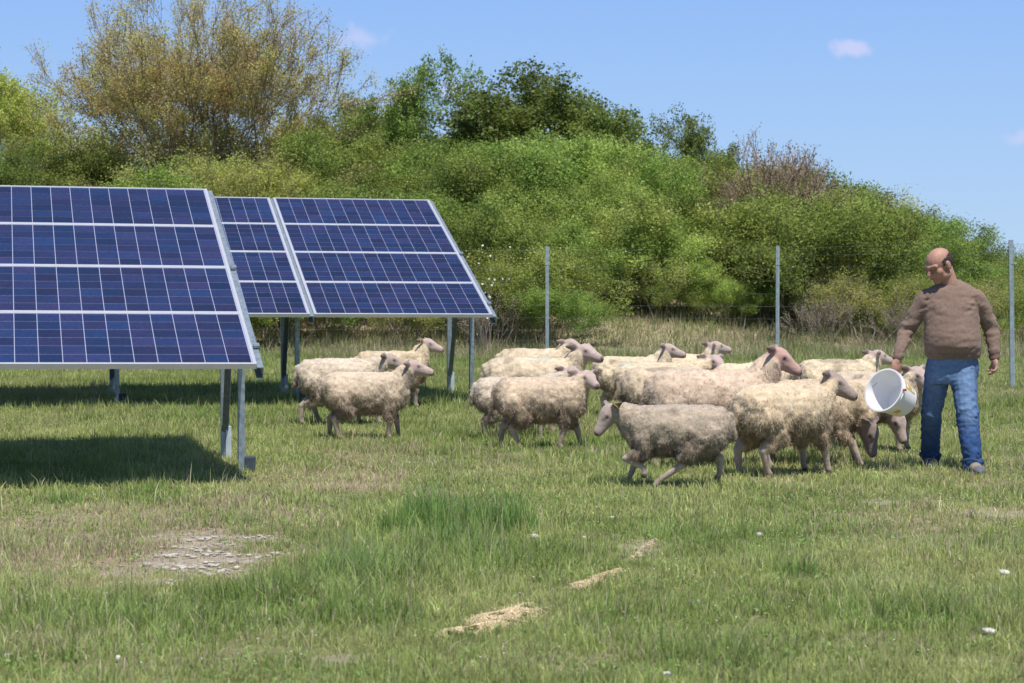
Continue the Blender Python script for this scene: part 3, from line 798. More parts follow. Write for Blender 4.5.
SHL = {'yg': ('bright yellow green leafy shrub in the scrub bank', 'bright green shrubs of the bank'),
       'mg': ('mid green leafy shrub in the scrub bank', 'mid green shrubs of the bank'),
       'dg': ('dark green leafy shrub in the scrub bank', 'dark green shrubs of the bank'),
       'ol': ('olive brown thinly leaved shrub in the scrub bank', 'olive brown shrubs of the bank'),
       'br': ('grey brown leafless thicket bush behind the wire fence', 'leafless bushes along the fence')}
def in_clear(px, D): return 585 < px < 800 and D < 42.4
def scrub():
    rng = random.Random(3); pts = []
    D = 39.2; row = 0
    while D < 56:
        hw = .25 * D + 1.5; X = -hw + (row % 2) * .7
        while X < hw + .5:
            x = X + rng.uniform(-.35, .35); y = D + rng.uniform(-.4, .4)
            px = 512 + F * x / y
            X += rng.uniform(1.25, 1.65)
            if in_clear(px, y): continue
            if D > 49 and px > 940 and False: continue
            # which kind grows here
            q = rng.random()
            if row == 0:
                if px < 370: k = 'yg' if q < .5 else 'mg'
                elif px < 560: k = 'br' if q < .8 else 'ol'
                elif px < 600: k = 'mg'
                elif px > 780 and px < 930: k = 'br' if q < .75 else 'ol'
                else: k = 'ol' if q < .6 else 'br'
                h = rng.uniform(.9, 1.35)
            elif row == 1:
                if 800 < px < 960: k = 'ol' if q < .6 else 'mg'
                elif 380 < px < 480: k = 'ol' if q < .4 else 'mg'
                else: k = 'yg' if q < .55 else 'mg'
                h = rng.uniform(1.3, 1.8)
            else:
                if 60 < px < 340 and D > 46: k = 'ol' if q < .75 else 'mg'
                elif 330 < px < 440: k = 'mg' if q < .5 else ('dg' if q < .8 else 'yg')
                elif px < 40: k = 'dg' if q < .6 else 'mg'
                elif 740 < px < 860 and D > 48: k = 'ol' if q < .6 else 'mg'
                elif px > 940: k = 'mg' if q < .6 else 'ol'
                else: k = 'yg' if q < .50 else ('mg' if q < .92 else 'ol')
                h = rng.uniform(1.25, 2.45)
            if px > 860: h *= max(.55, .92 - (px - 860) * .0022)
            pts.append((k, x, y, h))
        D += 1.55 if row else 1.2; row += 1
    for px_ in range(596, 800, 26):
        x_, y_ = (px_ - 512) / F * 42.9 + rng.uniform(-.2, .2), 42.9 + rng.uniform(-.4, .4)
        pts.append((('yg', 'ol', 'mg')[rng.randrange(3)], x_, y_, rng.uniform(.75, 1.25)))
    for (k, x, y, h) in pts:
        v = rng.randrange(3 if k in ('yg', 'mg') else 2)
        lab, grp = SHL[k]
        plant('%s%d' % (k, v), 'bush' if k == 'br' else 'shrub', x, y, h, lab, 'bush' if k == 'br' else 'shrub', grp, rz=rng.uniform(0, 6.28), wmul=rng.uniform(1.0, 1.25))
    return len(pts)
NS = scrub()
def at(px, D): return (px - 512) / F * D, D
for i_, (px, D, h) in enumerate(((50, 55, 2.6), (85, 57, 3.3), (125, 55, 3.0), (160, 57, 3.6), (200, 56, 3.2), (235, 57, 3.5), (275, 55, 3.3), (310, 57, 3.4), (340, 55, 2.9))):
    x, y = at(px, D); plant('ol%d' % (i_ % 2), 'shrub', x, y, h, 'tall olive brown shrub under the budding tree', 'shrub', 'tall olive shrubs under the budding tree', rz=px)
for i_, (px, D, h) in enumerate(((935, 63, 2.0), (962, 66, 1.8), (985, 61, 1.6), (1008, 68, 2.1), (1030, 64, 1.7), (1052, 70, 2.2), (1080, 66, 2.0))):
    x, y = at(px, D); plant('mg%d' % (i_ % 3), 'shrub', x, y, h, 'distant low shrub beyond the right end of the bank', 'shrub', 'distant shrubs beyond the bank', rz=px, wmul=1.3)
for (key, px, D, h, lab, grp, wm) in (
    ('big', 200, 53.5, 6.6, 'tall budding brown tree with fanned bare branches behind the nearer solar table', None, .88),
    ('dense', 518, 57, 4.5, 'tallest round leafy tree on the skyline above the scrub', None, 1.2),
    ('dense2', 582, 56, 4.1, 'leafy tree merging right of the tallest skyline tree', None, 1.15),
    ('dense', 640, 56, 2.7, 'lower leafy tree at the right end of the skyline trees', None, .8),
    ('airy', 405, 54, 4.4, 'thin open tree with dark leaves left of the round skyline trees', None, .8),
    ('dense2', 360, 56, 3.6, 'dark leafy tree at the right foot of the tall budding tree', None, .9),
    ('airy', 700, 53, 3.5, 'small sparse sapling above the scrub right of the skyline trees', None, .75),
    ('red', 782, 48.0, 3.35, 'reddish brown leafless bush on top of the bank', None, .85),
    ('red', 745, 47.5, 2.6, 'lower reddish bare bush left of the larger one on the bank', None, .8),
    ('lime', 18, 60, 4.4, 'lime green young tree at the left edge behind the scrub', None, .8),
    ('lime2', -30, 58, 4.6, 'lime green tree cut by the left edge of the picture', None, .8),
    ('dense', 10, 50, 1.9, 'dark leafy tree low at the left edge above the solar table', None, 1.1),
    ('lime2', 255, 47, 2.5, 'yellow green young tree in front of the tall budding tree', None, 1.1),
    ('dense2', 440, 60, 3.2, 'leafy tree in the gap left of the tallest skyline tree', None, .8)):
    x, y = at(px, D)
    plant(key, 'bush' if key == 'red' else 'tree', x, y, h, lab, 'bush' if key == 'red' else 'tree', None, wmul=wm, rz=px * .37)
for (px, py, h, lab) in ((45, 404, .30, 'widest dry leafless weed under the nearer solar table'), (30, 406, .22, 'low dry weed left of the widest dry weed'), (96, 405, .34, 'thin upright dry weed beside the shaded rear post'), (62, 404, .2, 'small dry weed right of the widest dry weed')):
    x, y = ground_pt(px, py); plant('weed', 'dry_weed', x, y, h, lab, 'weed', rz=px)

# white blossom on the shrub by the far table
def blossom():
    n = 60; x0, y0 = at(487, 38.6); P = RNG.normal(0, 1, (n, 3)) * np.array([.22, .15, .30]) + np.array([0, 0, 1.15])
    n_ = RNG.normal(0, 1, (n, 3)); n_ /= np.linalg.norm(n_, axis=1)[:, None]; a = np.cross(n_, RNG.normal(0, 1, (n, 3))); a /= np.linalg.norm(a, axis=1)[:, None]; b = np.cross(n_, a); s = .022
    V = np.stack([P - a * s, P - b * s, P + a * s, P + b * s], 1).reshape(-1, 3)
    root = empty('flowering_shrub', (x0, y0, tz(x0, y0))); tag(root, 'thin flowering shrub with pale blossom beside the far solar table corner', 'shrub')
    mesh_np('blossom', V, (np.arange(n) * 4)[:, None] + np.arange(4)[None], M_WHITEFL, root)
    g = MB()
    for k in range(14):
        e = P[k * 4]; g.tube([(random.uniform(-.1, .1), 0, 0), (e[0] * .4, e[1] * .4, e[2] * .5), tuple(e)], [.008, .006, .003], 4)
    g.build('stems', M_BARKG, root)
blossom()

# ------------------------------------------------------------------ organic modelling
def loft(rings, n=16):
    """rings: (centre, axisA*ra, axisB*rb) -> closed shell"""
    V = []; m = len(rings)
    for (c, a, b) in rings:
        for k in range(n):
            t = 2 * math.pi * k / n; V.append(c + a * math.cos(t) + b * math.sin(t))
    Fc = []
    for i in range(m - 1):
        for k in range(n): Fc.append((i * n + k, i * n + (k + 1) % n, (i + 1) * n + (k + 1) % n, (i + 1) * n + k))
    V.append(rings[0][0]); V.append(rings[-1][0]); e0 = m * n; e1 = e0 + 1
    for k in range(n):
        Fc.append((e0, (k + 1) % n, k)); Fc.append((e1, (m - 1) * n + k, (m - 1) * n + (k + 1) % n))
    return V, Fc
def frame(d, up=Vector((0, 0, 1))):
    d = d.normalized(); s = d.cross(up)
    if s.length < .05: s = d.cross(Vector((1, 0, 0)))
    s.normalize(); u = s.cross(d)
    return s, u
def capsule(a, b, ra, rb, side=1.0, up=1.0, upv=Vector((0, 0, 1)), n=14):
    """rounded tapered limb segment, optional flattening across (side) or along upv (up)"""
    a = Vector(a); b = Vector(b); d = b - a; L = max(d.length, 1e-5); dn = d / L; s, u = frame(dn, upv)
    rings = []
    for k in range(5):
        t = math.pi / 2 * k / 5; rings.append((a - dn * ra * math.cos(t), s * ra * side * max(math.sin(t), .02), u * ra * up * max(math.sin(t), .02)))
    for k in range(5):
        t = k / 4; r = ra + (rb - ra) * t; rings.append((a + d * t, s * r * side, u * r * up))
    for k in range(1, 6):
        t = math.pi / 2 * k / 5; rings.append((b + dn * rb * math.sin(t), s * rb * side * max(math.cos(t), .02), u * rb * up * max(math.cos(t), .02)))
    return loft(rings, n)
def ellipsoid(c, rx, ry, rz, M=None, n=16, m=12):
    rings = []
    X = Vector((1, 0, 0)); Y = Vector((0, 1, 0)); Z = Vector((0, 0, 1))
    if M is not None: X = M @ X; Y = M @ Y; Z = M @ Z
    for k in range(m + 1):
        t = math.pi * k / m; s = max(math.sin(t), .02)
        rings.append((Vector(c) - Z * rz * math.cos(t), X * rx * s, Y * ry * s))
    return loft(rings, n)
def union(shells, voxel, smooth=4, fac=.5):
    me = bpy.data.meshes.new('tmp'); V = []; Fc = []
    for (v, f) in shells:
        b = len(V); V += [tuple(p) for p in v]; Fc += [tuple(i + b for i in q) for q in f]
    me.from_pydata(V, [], Fc); me.update()
    bm = bmesh.new(); bm.from_mesh(me); bmesh.ops.recalc_face_normals(bm, faces=bm.faces); bm.to_mesh(me); bm.free()
    o = bpy.data.objects.new('tmp', me); COL.objects.link(o)
    r = o.modifiers.new('r', 'REMESH'); r.mode = 'VOXEL'; r.voxel_size = voxel; r.adaptivity = 0
    if smooth: s = o.modifiers.new('s', 'SMOOTH'); s.iterations = smooth; s.factor = fac
    dg = bpy.context.evaluated_depsgraph_get(); dg.update(); e = o.evaluated_get(dg); m2 = e.to_mesh()
    n = len(m2.vertices); co = np.empty(n * 3, np.float32); m2.vertices.foreach_get('co', co); co = co.reshape(-1, 3).astype(float)
    nr = np.empty(n * 3, np.float32); m2.vertices.foreach_get('normal', nr); nr = nr.reshape(-1, 3).astype(float)
    lt = np.empty(len(m2.polygons), np.int32); m2.polygons.foreach_get('loop_total', lt)
    vi = np.empty(len(m2.loops), np.int32); m2.loops.foreach_get('vertex_index', vi)
    if (lt == 4).all(): fc = vi.reshape(-1, 4)
    else: fc = vi[:(lt == 4).sum() * 4].reshape(-1, 4)
    e.to_mesh_clear(); bpy.data.objects.remove(o); bpy.data.meshes.remove(me)
    return co, nr, fc
def segdist(P, a, b, ra, rb):
    a = np.array(a[:]); b = np.array(b[:]); d = b - a; t = np.clip(((P - a) @ d) / (d @ d + 1e-9), 0, 1)
    return np.linalg.norm(P - a - t[:, None] * d, axis=1) - (ra + (rb - ra) * t)

# ------------------------------------------------------------------ sheep
def sheep(px, py, heading, label, scale=1.0, neck=(.50, .64), head=(0, -25), legs=((0, 0), (0, 0), (0, 0), (0, 0)), tone=(1, 1, 1), seed=0, eartag=None, eartag2=None, mark=None, face=(.50, .385, .335), fat=1.0, headside=0.0, facetone=1.0, z=None, hs=1.03):
    """px,py: where the middle of the body meets the ground. heading: 0 looks right in the photo, 90 away.
    neck: (forward, height) of the poll. head: (yaw, pitch). legs: (swing, lift) for front left, front right, hind left, hind right."""
    s0 = (py - HY) / CAMH; X = (px - 512) / s0; Y = F / s0
    v3 = Vector; shells = []; wool = []; bare = []
    prof = [(-.445, .45, .04, .04), (-.43, .44, .095, .085), (-.38, .43, .150, .140), (-.29, .425, .170, .168), (-.16, .418, .178, .184), (0, .408, .188, .194), (.14, .408, .186, .184), (.24, .42, .176, .160), (.32, .435, .150, .132), (.37, .45, .11, .095), (.40, .455, .05, .045)]
    rings = []
    for (x, zc, rz, ry) in prof: rings.append((v3((x * .90, 0, zc)), v3((0, ry * fat, 0)), v3((0, 0, rz * (1 + (fat - 1) * .4)))))
    shells.append(loft(rings, 22)); wool.append((v3((-.25, 0, .40)), v3((.23, 0, .41)), .19, .17))
    poll = v3((neck[0] - .03, headside, neck[1]))
    nb = v3((.26, 0, .47)); nm = (nb + poll) / 2 + v3((0, 0, .02 if neck[1] > .4 else .04))
    shells.append(capsule(nb, nm, .130, .088)); shells.append(capsule(nm, poll, .088, .062))
    shells.append(capsule(v3((.255, 0, .38)), nm - v3((0, 0, .05)), .115, .068))
    wool.append((nb, nm, .13, .09)); wool.append((nm, nm.lerp(poll, .50), .088, .075))
    yaw, pit = R(head[0]), R(head[1])
    h = v3((math.cos(yaw) * math.cos(pit), math.sin(yaw) * math.cos(pit), math.sin(pit)))
    sd, up = frame(h)       # sd: right side of the head, up: crown side
    def HP(a, b, c): return poll + (h * a + sd * b + up * c) * hs
    hr = []
    for (a, c, rs, ru) in ((-.058, .0, .03, .03), (-.042, .0, .054, .056), (0, .004, .064, .070), (.040, .004, .060, .068), (.075, -.003, .049, .059), (.110, -.009, .039, .048), (.143, -.013, .033, .041), (.172, -.016, .030, .035), (.192, -.018, .023, .027), (.201, -.019, .010, .012)):
        hr.append((HP(a, 0, c), sd * rs * hs, up * ru * hs))
    shells.append(loft(hr, 16))
    bare.append((HP(-.02, 0, 0), HP(.21, 0, -.03), .068, .036))
    tipL = []
    for sg in (-1, 1):
        e0 = HP(-.02, sg * .045, .035); e1 = HP(-.065, sg * .140, .038)
        shells.append(capsule(HP(.045, sg * .036, .032), HP(.075, sg * .030, .026), .022, .018))    # brow
        mid = e0.lerp(e1, .5)
        shells.append(capsule(e0, mid, .020, .033, side=1.0, up=.55, upv=h)); shells.append(capsule(mid, e1, .033, .014, side=1.0, up=.55, upv=h))
        bare.append((e0, e1, .034, .030)); tipL.append((mid, e1))
    # legs
    def leg(front, sg, sw, lift, sp=.105):
        if front:
            a = v3((.215, sg * .085, .36)); b = v3((.20 + sw * .12, sg * sp, .25 + lift * .05)); kx = .228 + sw * .5
            c = v3((kx, sg * sp, .165 + lift * .6)); d = v3((kx - lift * 3.0 + sw * .35, sg * sp, .045 + lift * 1.0 + max(0, abs(sw) - .15) * .2)); e = v3((d.x + .018 - lift * .25, sg * sp, .012 + lift * 1.0))
            rr = (.090, .056, .028, .0195, .025)
        else:
            a = v3((-.235, sg * .085, .38)); b = v3((-.17 + sw * .25, sg * sp * 1.05, .265)); c = v3((-.305 + sw * .6, sg * sp, .175 + lift * .6))
            d = v3((-.288 + sw * 1.0, sg * sp, .045 + lift)); e = v3((d.x + .020, sg * sp, .012 + lift))
            rr = (.122, .080, .030, .0205, .026)
        e.z = max(e.z, .012)
        shells.append(capsule(a, b, rr[0], rr[1])); shells.append(capsule(b, c, rr[1] * .95, rr[2] * 1.1)); shells.append(capsule(c, d, rr[2], rr[3])); shells.append(capsule(d, e, rr[3] * 1.05, rr[4] * .92)); 
        wool.append((a, b, rr[0], rr[1])); wool.append((b, b.lerp(c, .62), rr[1], rr[2] * 1.6)); bare.append((b.lerp(c, .85), d, rr[2], rr[3])); bare.append((d, e, rr[3], rr[4]))
        return e
    feet = [leg(True, 1, *legs[0]), leg(True, -1, *legs[1]), leg(False, 1, *legs[2]), leg(False, -1, *legs[3])]
    shells.append(capsule((-.385, 0, .51), (-.42, 0, .36), .036, .024)); wool.append((v3((-.385, 0, .51)), v3((-.42, 0, .36)), .036, .024))
    co, nr, fc = union(shells, .0085, 5)
    dw = np.min([segdist(co, *q) for q in wool], 0); db = np.min([segdist(co, *q) for q in bare], 0)
    m = sstep(-.012, .012, db - dw)                              # 1 = fleece
    P = co + seed * 7.3
    n1 = noise3(P, .075, seed); n2 = noise3(P * np.array([1, 1, .8]), .028, seed + 1); n3 = noise3(P, .013, seed + 2)
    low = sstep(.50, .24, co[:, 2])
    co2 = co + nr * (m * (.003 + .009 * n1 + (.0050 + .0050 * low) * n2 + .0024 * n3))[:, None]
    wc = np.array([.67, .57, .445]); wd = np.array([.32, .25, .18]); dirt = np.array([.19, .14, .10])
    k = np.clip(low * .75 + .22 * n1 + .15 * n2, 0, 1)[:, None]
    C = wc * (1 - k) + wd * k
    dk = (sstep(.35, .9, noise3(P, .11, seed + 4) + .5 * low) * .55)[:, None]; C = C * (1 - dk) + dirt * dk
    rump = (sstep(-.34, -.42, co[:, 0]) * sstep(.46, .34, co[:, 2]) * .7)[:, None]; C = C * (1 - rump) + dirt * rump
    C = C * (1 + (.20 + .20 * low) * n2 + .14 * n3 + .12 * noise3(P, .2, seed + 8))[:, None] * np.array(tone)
    fcol = np.array(face) * facetone
    legc = np.array([.46, .36, .29])
    # distances for face features
    dh = segdist(co, HP(-.02, 0, 0), HP(.21, 0, -.03), .068, .036)
    B = np.where((co[:, 2] < .30)[:, None] & (dh > .05)[:, None], legc, fcol) * (1 + .12 * n3)[:, None]
    dirtleg = (sstep(.16, .05, co[:, 2]) * .35)[:, None] * (dh > .06)[:, None]; B = B * (1 - dirtleg) + dirt * dirtleg
    def spot(pt, r, col, fall=.6):
        nonlocal B
        d = np.linalg.norm(co - np.array(pt[:]), axis=1); w_ = sstep(r, r * fall, d)[:, None]; B = B * (1 - w_) + np.array(col) * w_
    spot(HP(.190, 0, -.012), .032, np.array([.17, .10, .09]), .4); spot(HP(.203, 0, -.022), .014, (.05, .03, .03)); dmo = np.minimum(segdist(co, HP(.188, -.022, -.036), HP(.130, -.036, -.042), .003, .003), segdist(co, HP(.188, .022, -.036), HP(.130, .036, -.042), .003, .003)); w_ = (sstep(.007, .001, dmo) * .6)[:, None]; B = B * (1 - w_) + np.array([.12, .07, .06]) * w_
    for sg in (-1, 1):
        spot(HP(.060, sg * .054, .022), .024, fcol * .68); spot(HP(.060, sg * .058, .020), .0105, (.015, .012, .010), .8)
        # dark ears
        mid, e1 = tipL[0 if sg < 0 else 1]
        de = segdist(co, mid, e1, .03, .014); w_ = (sstep(.012, -.01, de) * (.60 + .2 * sg * (seed % 2 * 2 - 1)))[:, None]; B = B * (1 - w_) + np.array([.10, .065, .05]) * w_
        spot(HP(.196, sg * .017, -.018), .008, (.03, .015, .015))
    for e in feet:
        d = np.linalg.norm(co - np.array(e[:]), axis=1); w_ = (sstep(.04, .025, d) * (co[:, 2] < e.z + .012))[:, None]; B = B * (1 - w_) + np.array([.09, .07, .055]) * w_
    C = C * m[:, None] + B * (1 - m[:, None])
    if mark is not None:
        d = np.linalg.norm((co2 - np.array(mark[:3])) * np.array([.6, 1, 1]), axis=1); w_ = (sstep(.10, .03, d + .02 * n2) * .40)[:, None]; C = C * (1 - w_) + np.array([.35, .62, .62]) * w_
    C = np.clip(C, .008, .9)
    root = empty('sheep', (X, Y, tz(X, Y) if z is None else z), R(heading)); root.scale = (scale,) * 3
    tag(root, label, 'sheep', 'flock of sheep around the shepherd')
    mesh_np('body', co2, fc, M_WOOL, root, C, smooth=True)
    # loose locks of wool that break up the outline
    rng = np.random.default_rng(seed + 900); idx = np.where(m > .8)[0]; nt_ = 26000
    pick = rng.choice(idx, nt_); base = co2[pick]; nn = nr[pick]
    rd = rng.normal(0, 1, (nt_, 3)); t_ = np.cross(nn, rd); t_ /= np.linalg.norm(t_, axis=1)[:, None] + 1e-9
    L = rng.uniform(.006, .016, nt_)[:, None] * (1 + .5 * low[pick][:, None]); cl = noise3(base, .022, seed + 5)[:, None]
    dirv = nn * .6 + rd * .30 + np.array([0, 0, -.65]); 
    tip = base + dirv * L * (1 + .5 * cl)
    w2 = t_ * .0019
    V = np.stack([base - w2, base + w2, tip], 1).reshape(-1, 3)
    CC = np.repeat(C[pick] * (rng.uniform(.78, 1.20, nt_)[:, None]), 3, 0)
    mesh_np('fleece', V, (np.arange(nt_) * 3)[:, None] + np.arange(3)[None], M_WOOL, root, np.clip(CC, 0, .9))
    for (which, mt) in ((eartag, M_TAGY), (eartag2, M_TAGB)):
        if which is None: continue
        mid, e1 = tipL[which]; p = mid.lerp(e1, .25)
        g = MB(); q = h
        Mt = Matrix(((sd.x, up.x, q.x, p.x + h.x * .016), (sd.y, up.y, q.y, p.y + h.y * .016), (sd.z, up.z, q.z, p.z + h.z * .016), (0, 0, 0, 1)))
        g.box((-.015, -.022, -.002), (.015, .016, .002), Mt); g.box((-.007, .016, -.002), (.007, .026, .002), Mt); g.build('ear_tag', mt, root, bevel=.002)
    return root

W0 = ((0, 0),) * 4
WALK = ((.10, 0), (-.10, 0), (-.07, 0), (.09, 0))
WALK2 = ((-.08, 0), (.12, 0), (.08, 0), (-.08, 0))
FL = [
 dict(px=341, py=424, heading=6, scale=1.06, neck=(.45, .57), head=(-4, -14), legs=WALK2, seed=1, tone=(1, .99, .97), facetone=.85, label='cream sheep standing behind the leftmost front sheep, rump dirty brown'),
 dict(px=367, py=438, heading=3, scale=.99, neck=(.43, .63), head=(-5, -8), legs=((.06, 0), (-.05, 0), (-.05, 0), (.03, 0)), seed=2, eartag=0, tone=(1.02, .98, .93), label='leftmost front sheep walking right with head raised and a yellow ear tag'),
 dict(px=393, py=407, heading=8, scale=1.02, neck=(.38, .66), head=(-22, -12), seed=3, tone=(1.04, 1.0, .86), eartag=1, label='yellowish sheep farthest back in the left trio, facing right'),
 dict(px=536, py=406, heading=0, scale=1.04, neck=(.38, .63), head=(-35, -8), seed=4, tone=(1.06, 1.03, .92), label='pale sheep at the back of the middle group, only back and head showing'),
 dict(px=534, py=431, heading=-3, scale=1.15, neck=(.43, .64), head=(-40, -10), legs=WALK, seed=5, mark=(.05, 0, .60), tone=(1.03, 1.0, .90), label='cream sheep with a faint turquoise mark on its back behind the middle front sheep'),
 dict(px=543, py=448, heading=-3, scale=1.0, neck=(.39, .59), head=(-58, -14), legs=WALK, seed=6, tone=(.97, .91, .84), eartag2=None, label='front sheep of the middle group walking right and looking at the camera'),
 dict(px=516, py=438, heading=0, scale=.93, neck=(.55, .63), head=(-50, -10), seed=7, label='sheep hidden in the middle group with only its ears and forehead showing'),
 dict(px=676, py=489, heading=178, scale=.93, neck=(.50, .54), head=(22, -48), legs=((.27, .075), (.13, 0), (.42, .0), (-.04, .04)), seed=8, tone=(.72, .69, .66), eartag=0, eartag2=1, facetone=.8, label='grey brown sheep running left in front of the flock with ear tags'),
 dict(px=660, py=428, heading=4, scale=1.04, neck=(.52, .60), head=(-62, -14), seed=9, tone=(1.06, 1.03, .9), mark=(-.30, 0, .58), label='yellowish sheep behind the big woolly one with its face turned to the camera'),
 dict(px=668, py=441, heading=12, scale=1.07, neck=(.46, .42), head=(0, -40), seed=10, tone=(.9, .86, .79), label='woolly sheep standing directly behind the running sheep, head hidden'),
 dict(px=634, py=416, heading=-8, scale=1.0, neck=(.36, .66), head=(5, -10), seed=11, tone=(1.06, 1.03, .92), label='far sheep of the central row with head in profile above the others'),
 dict(px=682, py=413, heading=-4, scale=1.0, neck=(.36, .66), head=(25, -2), seed=12, tone=(1.06, 1.03, .92), label='far sheep looking right behind the one facing the camera'),
 dict(px=713, py=468, heading=0, scale=1.22, neck=(.42, .68), head=(-14, -28), legs=WALK2, seed=13, tone=(.97, .89, .84), face=(.50, .31, .26), facetone=1.0, hs=.94, label='largest grey cream sheep in the centre with a raised reddish face'),
 dict(px=752, py=429, heading=25, scale=1.03, neck=(.44, .50), head=(20, -40), seed=14, tone=(1.06, 1.03, .92), label='pale sheep of which only the back shows above the largest sheep'),
 dict(px=786, py=477, heading=33, scale=1.09, neck=(.42, .60), head=(-44, -26), legs=((.02, 0), (.05, 0), (-.02, 0), (.05, 0)), seed=15, tone=(1.0, .94, .82), fat=1.10, facetone=.7, label='curly cream sheep at the front right seen from behind, facing right'),
 dict(px=812, py=466, heading=-14, scale=1.08, neck=(.42, .27), head=(-15, -72), legs=((.08, 0), (.14, 0), (0, 0), (0, 0)), seed=16, tone=(.98, .92, .82), facetone=.5, label='sheep with its head down eating between the front sheep and the bucket'),
 dict(px=838, py=459, heading=-12, scale=1.06, neck=(.45, .32), head=(-35, -60), seed=17, tone=(.98, .94, .85), facetone=.9, label='feeding sheep right under the white bucket with head lowered'),
 dict(px=840, py=423, heading=3, scale=1.02, neck=(.38, .62), head=(25, -8), seed=18, tone=(1.06, 1.03, .92), label='pale sheep at the back right looking away under the scrub'),
 dict(px=874, py=450, heading=-26, scale=1.08, neck=(.36, .58), head=(-25, -26), seed=19, tone=(1, .97, .9), label='sheep behind the bucket with its face next to the jeans of the man'),
]
for d in FL: sheep(**d)

# ------------------------------------------------------------------ the man
def man():
    D0 = 16.7; s0 = F / D0
    X0 = (950 - 512) / s0; base = Vector((X0, D0, tz(X0, D0)))
    def P(px, py, dy=0.0):
        D = D0 + dy; return Vector(((px - 512) * D / F, D, CAMH - (py - HY) * D / F)) - base
    root = empty('person', base); tag(root, 'balding man in brown sweater and blue jeans walking with a white bucket', 'person')
    # joints (image-left side is his right side)
    shR = P(924, 294, .02); shL = P(978, 294, .0); elR = P(907, 330, .06); elL = P(992, 328, .05)
    wrR = P(897.5, 358, -.06); wrL = P(995, 358, -.02)
    neck0 = P(951, 289, .03); neck1 = P(947, 272, .0)
    hipR = P(938, 368, .03); hipL = P(965, 368, .0); knR = P(932, 414, .10); knL = P(968, 416, -.16)
    anR = P(931, 457, .34); anL = P(974, 467, -.26)
    pelvis = P(952, 360, .02)
    up = Vector((0, 0, 1))
    # ---- skin body (head, neck, hands, everything under the clothes)
    sh = []
    hc = P(938.5, 265, -.02); HS = 1.10
    yaw = R(180 + 34); pit = R(-27)         # looks to image left, slightly to the camera, downwards
    h = Vector((math.cos(yaw) * math.cos(pit), math.sin(yaw) * math.cos(pit), math.sin(pit))); sd, hu = frame(h)
    def H(a, b, c): return hc + (h * a + sd * b + hu * c) * HS
    Mh = Matrix((sd, h, hu)).transposed()
    el_ = lambda c, x, y, z: sh.append(ellipsoid(c, x * HS, y * HS, z * HS, Mh))
    el_(H(-.014, 0, .026), .076, .098, .084); el_(H(.020, 0, -.045), .060, .072, .070)
    el_(H(.052, 0, -.088), .034, .034, .028)
    sh.append(capsule(H(.086, 0, .010), H(.112, 0, -.022), .010, .015)); sh.append(capsule(H(.092, -.011, -.030), H(.092, .011, -.030), .011, .011))
    for sg in (-1, 1):
        sh.append(capsule(H(.070, sg * .046, .022), H(.088, 0, .021), .014, .013)); el_(H(.050, sg * .044, -.022), .022, .030, .028)
        el_(H(-.012, sg * .078, -.008), .011, .022, .034); el_(H(.004, sg * .050, -.065), .022, .045, .030)
    sh.append(capsule(H(.080, -.020, -.056), H(.082, .020, -.056), .012, .012))
    sh.append(capsule(neck0 - Vector((0, 0, .02)), H(-.03, 0, -.05), .070, .066))
    body = [capsule(neck0 - up * .05, P(951, 320), .09, .12, side=1.4, up=.8), capsule(P(951, 320), pelvis, .12, .12, side=1.15, up=.85)]
    sh += body
    def limb(pts, rs): return [capsule(pts[i], pts[i + 1], rs[i], rs[i + 1]) for i in range(len(pts) - 1)]
    sR = shR + Vector((.02, 0, -.06)); sL = shL + Vector((-.02, 0, -.06))
    sh += limb([sR, elR, wrR], [.045, .036, .025]); sh += limb([sL, elL, wrL], [.045, .036, .025])
    sh += [capsule(neck0 - up * .09, sR, .04, .04), capsule(neck0 - up * .09, sL, .04, .04)]
    sh += limb([hipR, knR, anR], [.075, .05, .035]); sh += limb([hipL, knL, anL], [.075, .05, .035])
    # hands
    def hand(w, d, palm_n, thumb_side, curl, spread=.019):
        d = d.normalized(); pn = (palm_n - d * palm_n.dot(d)).normalized(); ax = d.cross(pn)
        out = [capsule(w, w + d * .03, .025, .026)]
        c = w + d * .055
        Mx = Matrix((ax, pn, d)).transposed()
        out.append(ellipsoid(c, .042, .020, .050, Mx))
        for k, (o, ln) in enumerate(((-1.5, .066), (-.5, .074), (.5, .070), (1.5, .054))):
            p = w + d * (.088 - abs(o) * .004) + ax * o * spread * thumb_side; q = p; ang = 0.15
            L = ln * .42
            for j in range(3):
                ang += curl * (1.0 if j else .6); dd = d * math.cos(ang) + pn * math.sin(ang)
                q2 = q + dd * L; out.append(capsule(q, q2, .0095 - j * .0008, .0088 - j * .0008)); q = q2; L *= .78
        t0 = w + d * .030 - ax * .028 * thumb_side; t1 = t0 + (d * .7 - ax * .55 * thumb_side + pn * .35).normalized() * .040
        t2 = t1 + (d * .75 + pn * .6 - ax * .05 * thumb_side).normalized() * .030
        out += [capsule(t0, t1, .015, .0115), capsule(t1, t2, .0115, .0095)]
        return out
    dR = (P(895.5, 372, -.08) - wrR); grip = P(896.5, 371.5, -.10)
    sh += hand(wrR, dR, Vector((.35, -.8, 0)) * -1, -1, 1.05)
    dL = (P(996, 372, -.06) - wrL); sh += hand(wrL, dL, Vector((-1, -.2, 0)), -1, .55)
    co, nr, fc = union(sh, .0055, 3)
    skin = np.array([.47, .26, .19]); C = np.tile(skin, (len(co), 1)) * (1 + .08 * noise3(co, .03, 5))[:, None]
    def spot(pt, r, col, fall=.5, w=1):
        nonlocal C
        d = np.linalg.norm(co - np.array(pt[:]), axis=1); k = (sstep(r, r * fall, d) * w)[:, None]; C = C * (1 - k) + np.array(col) * k
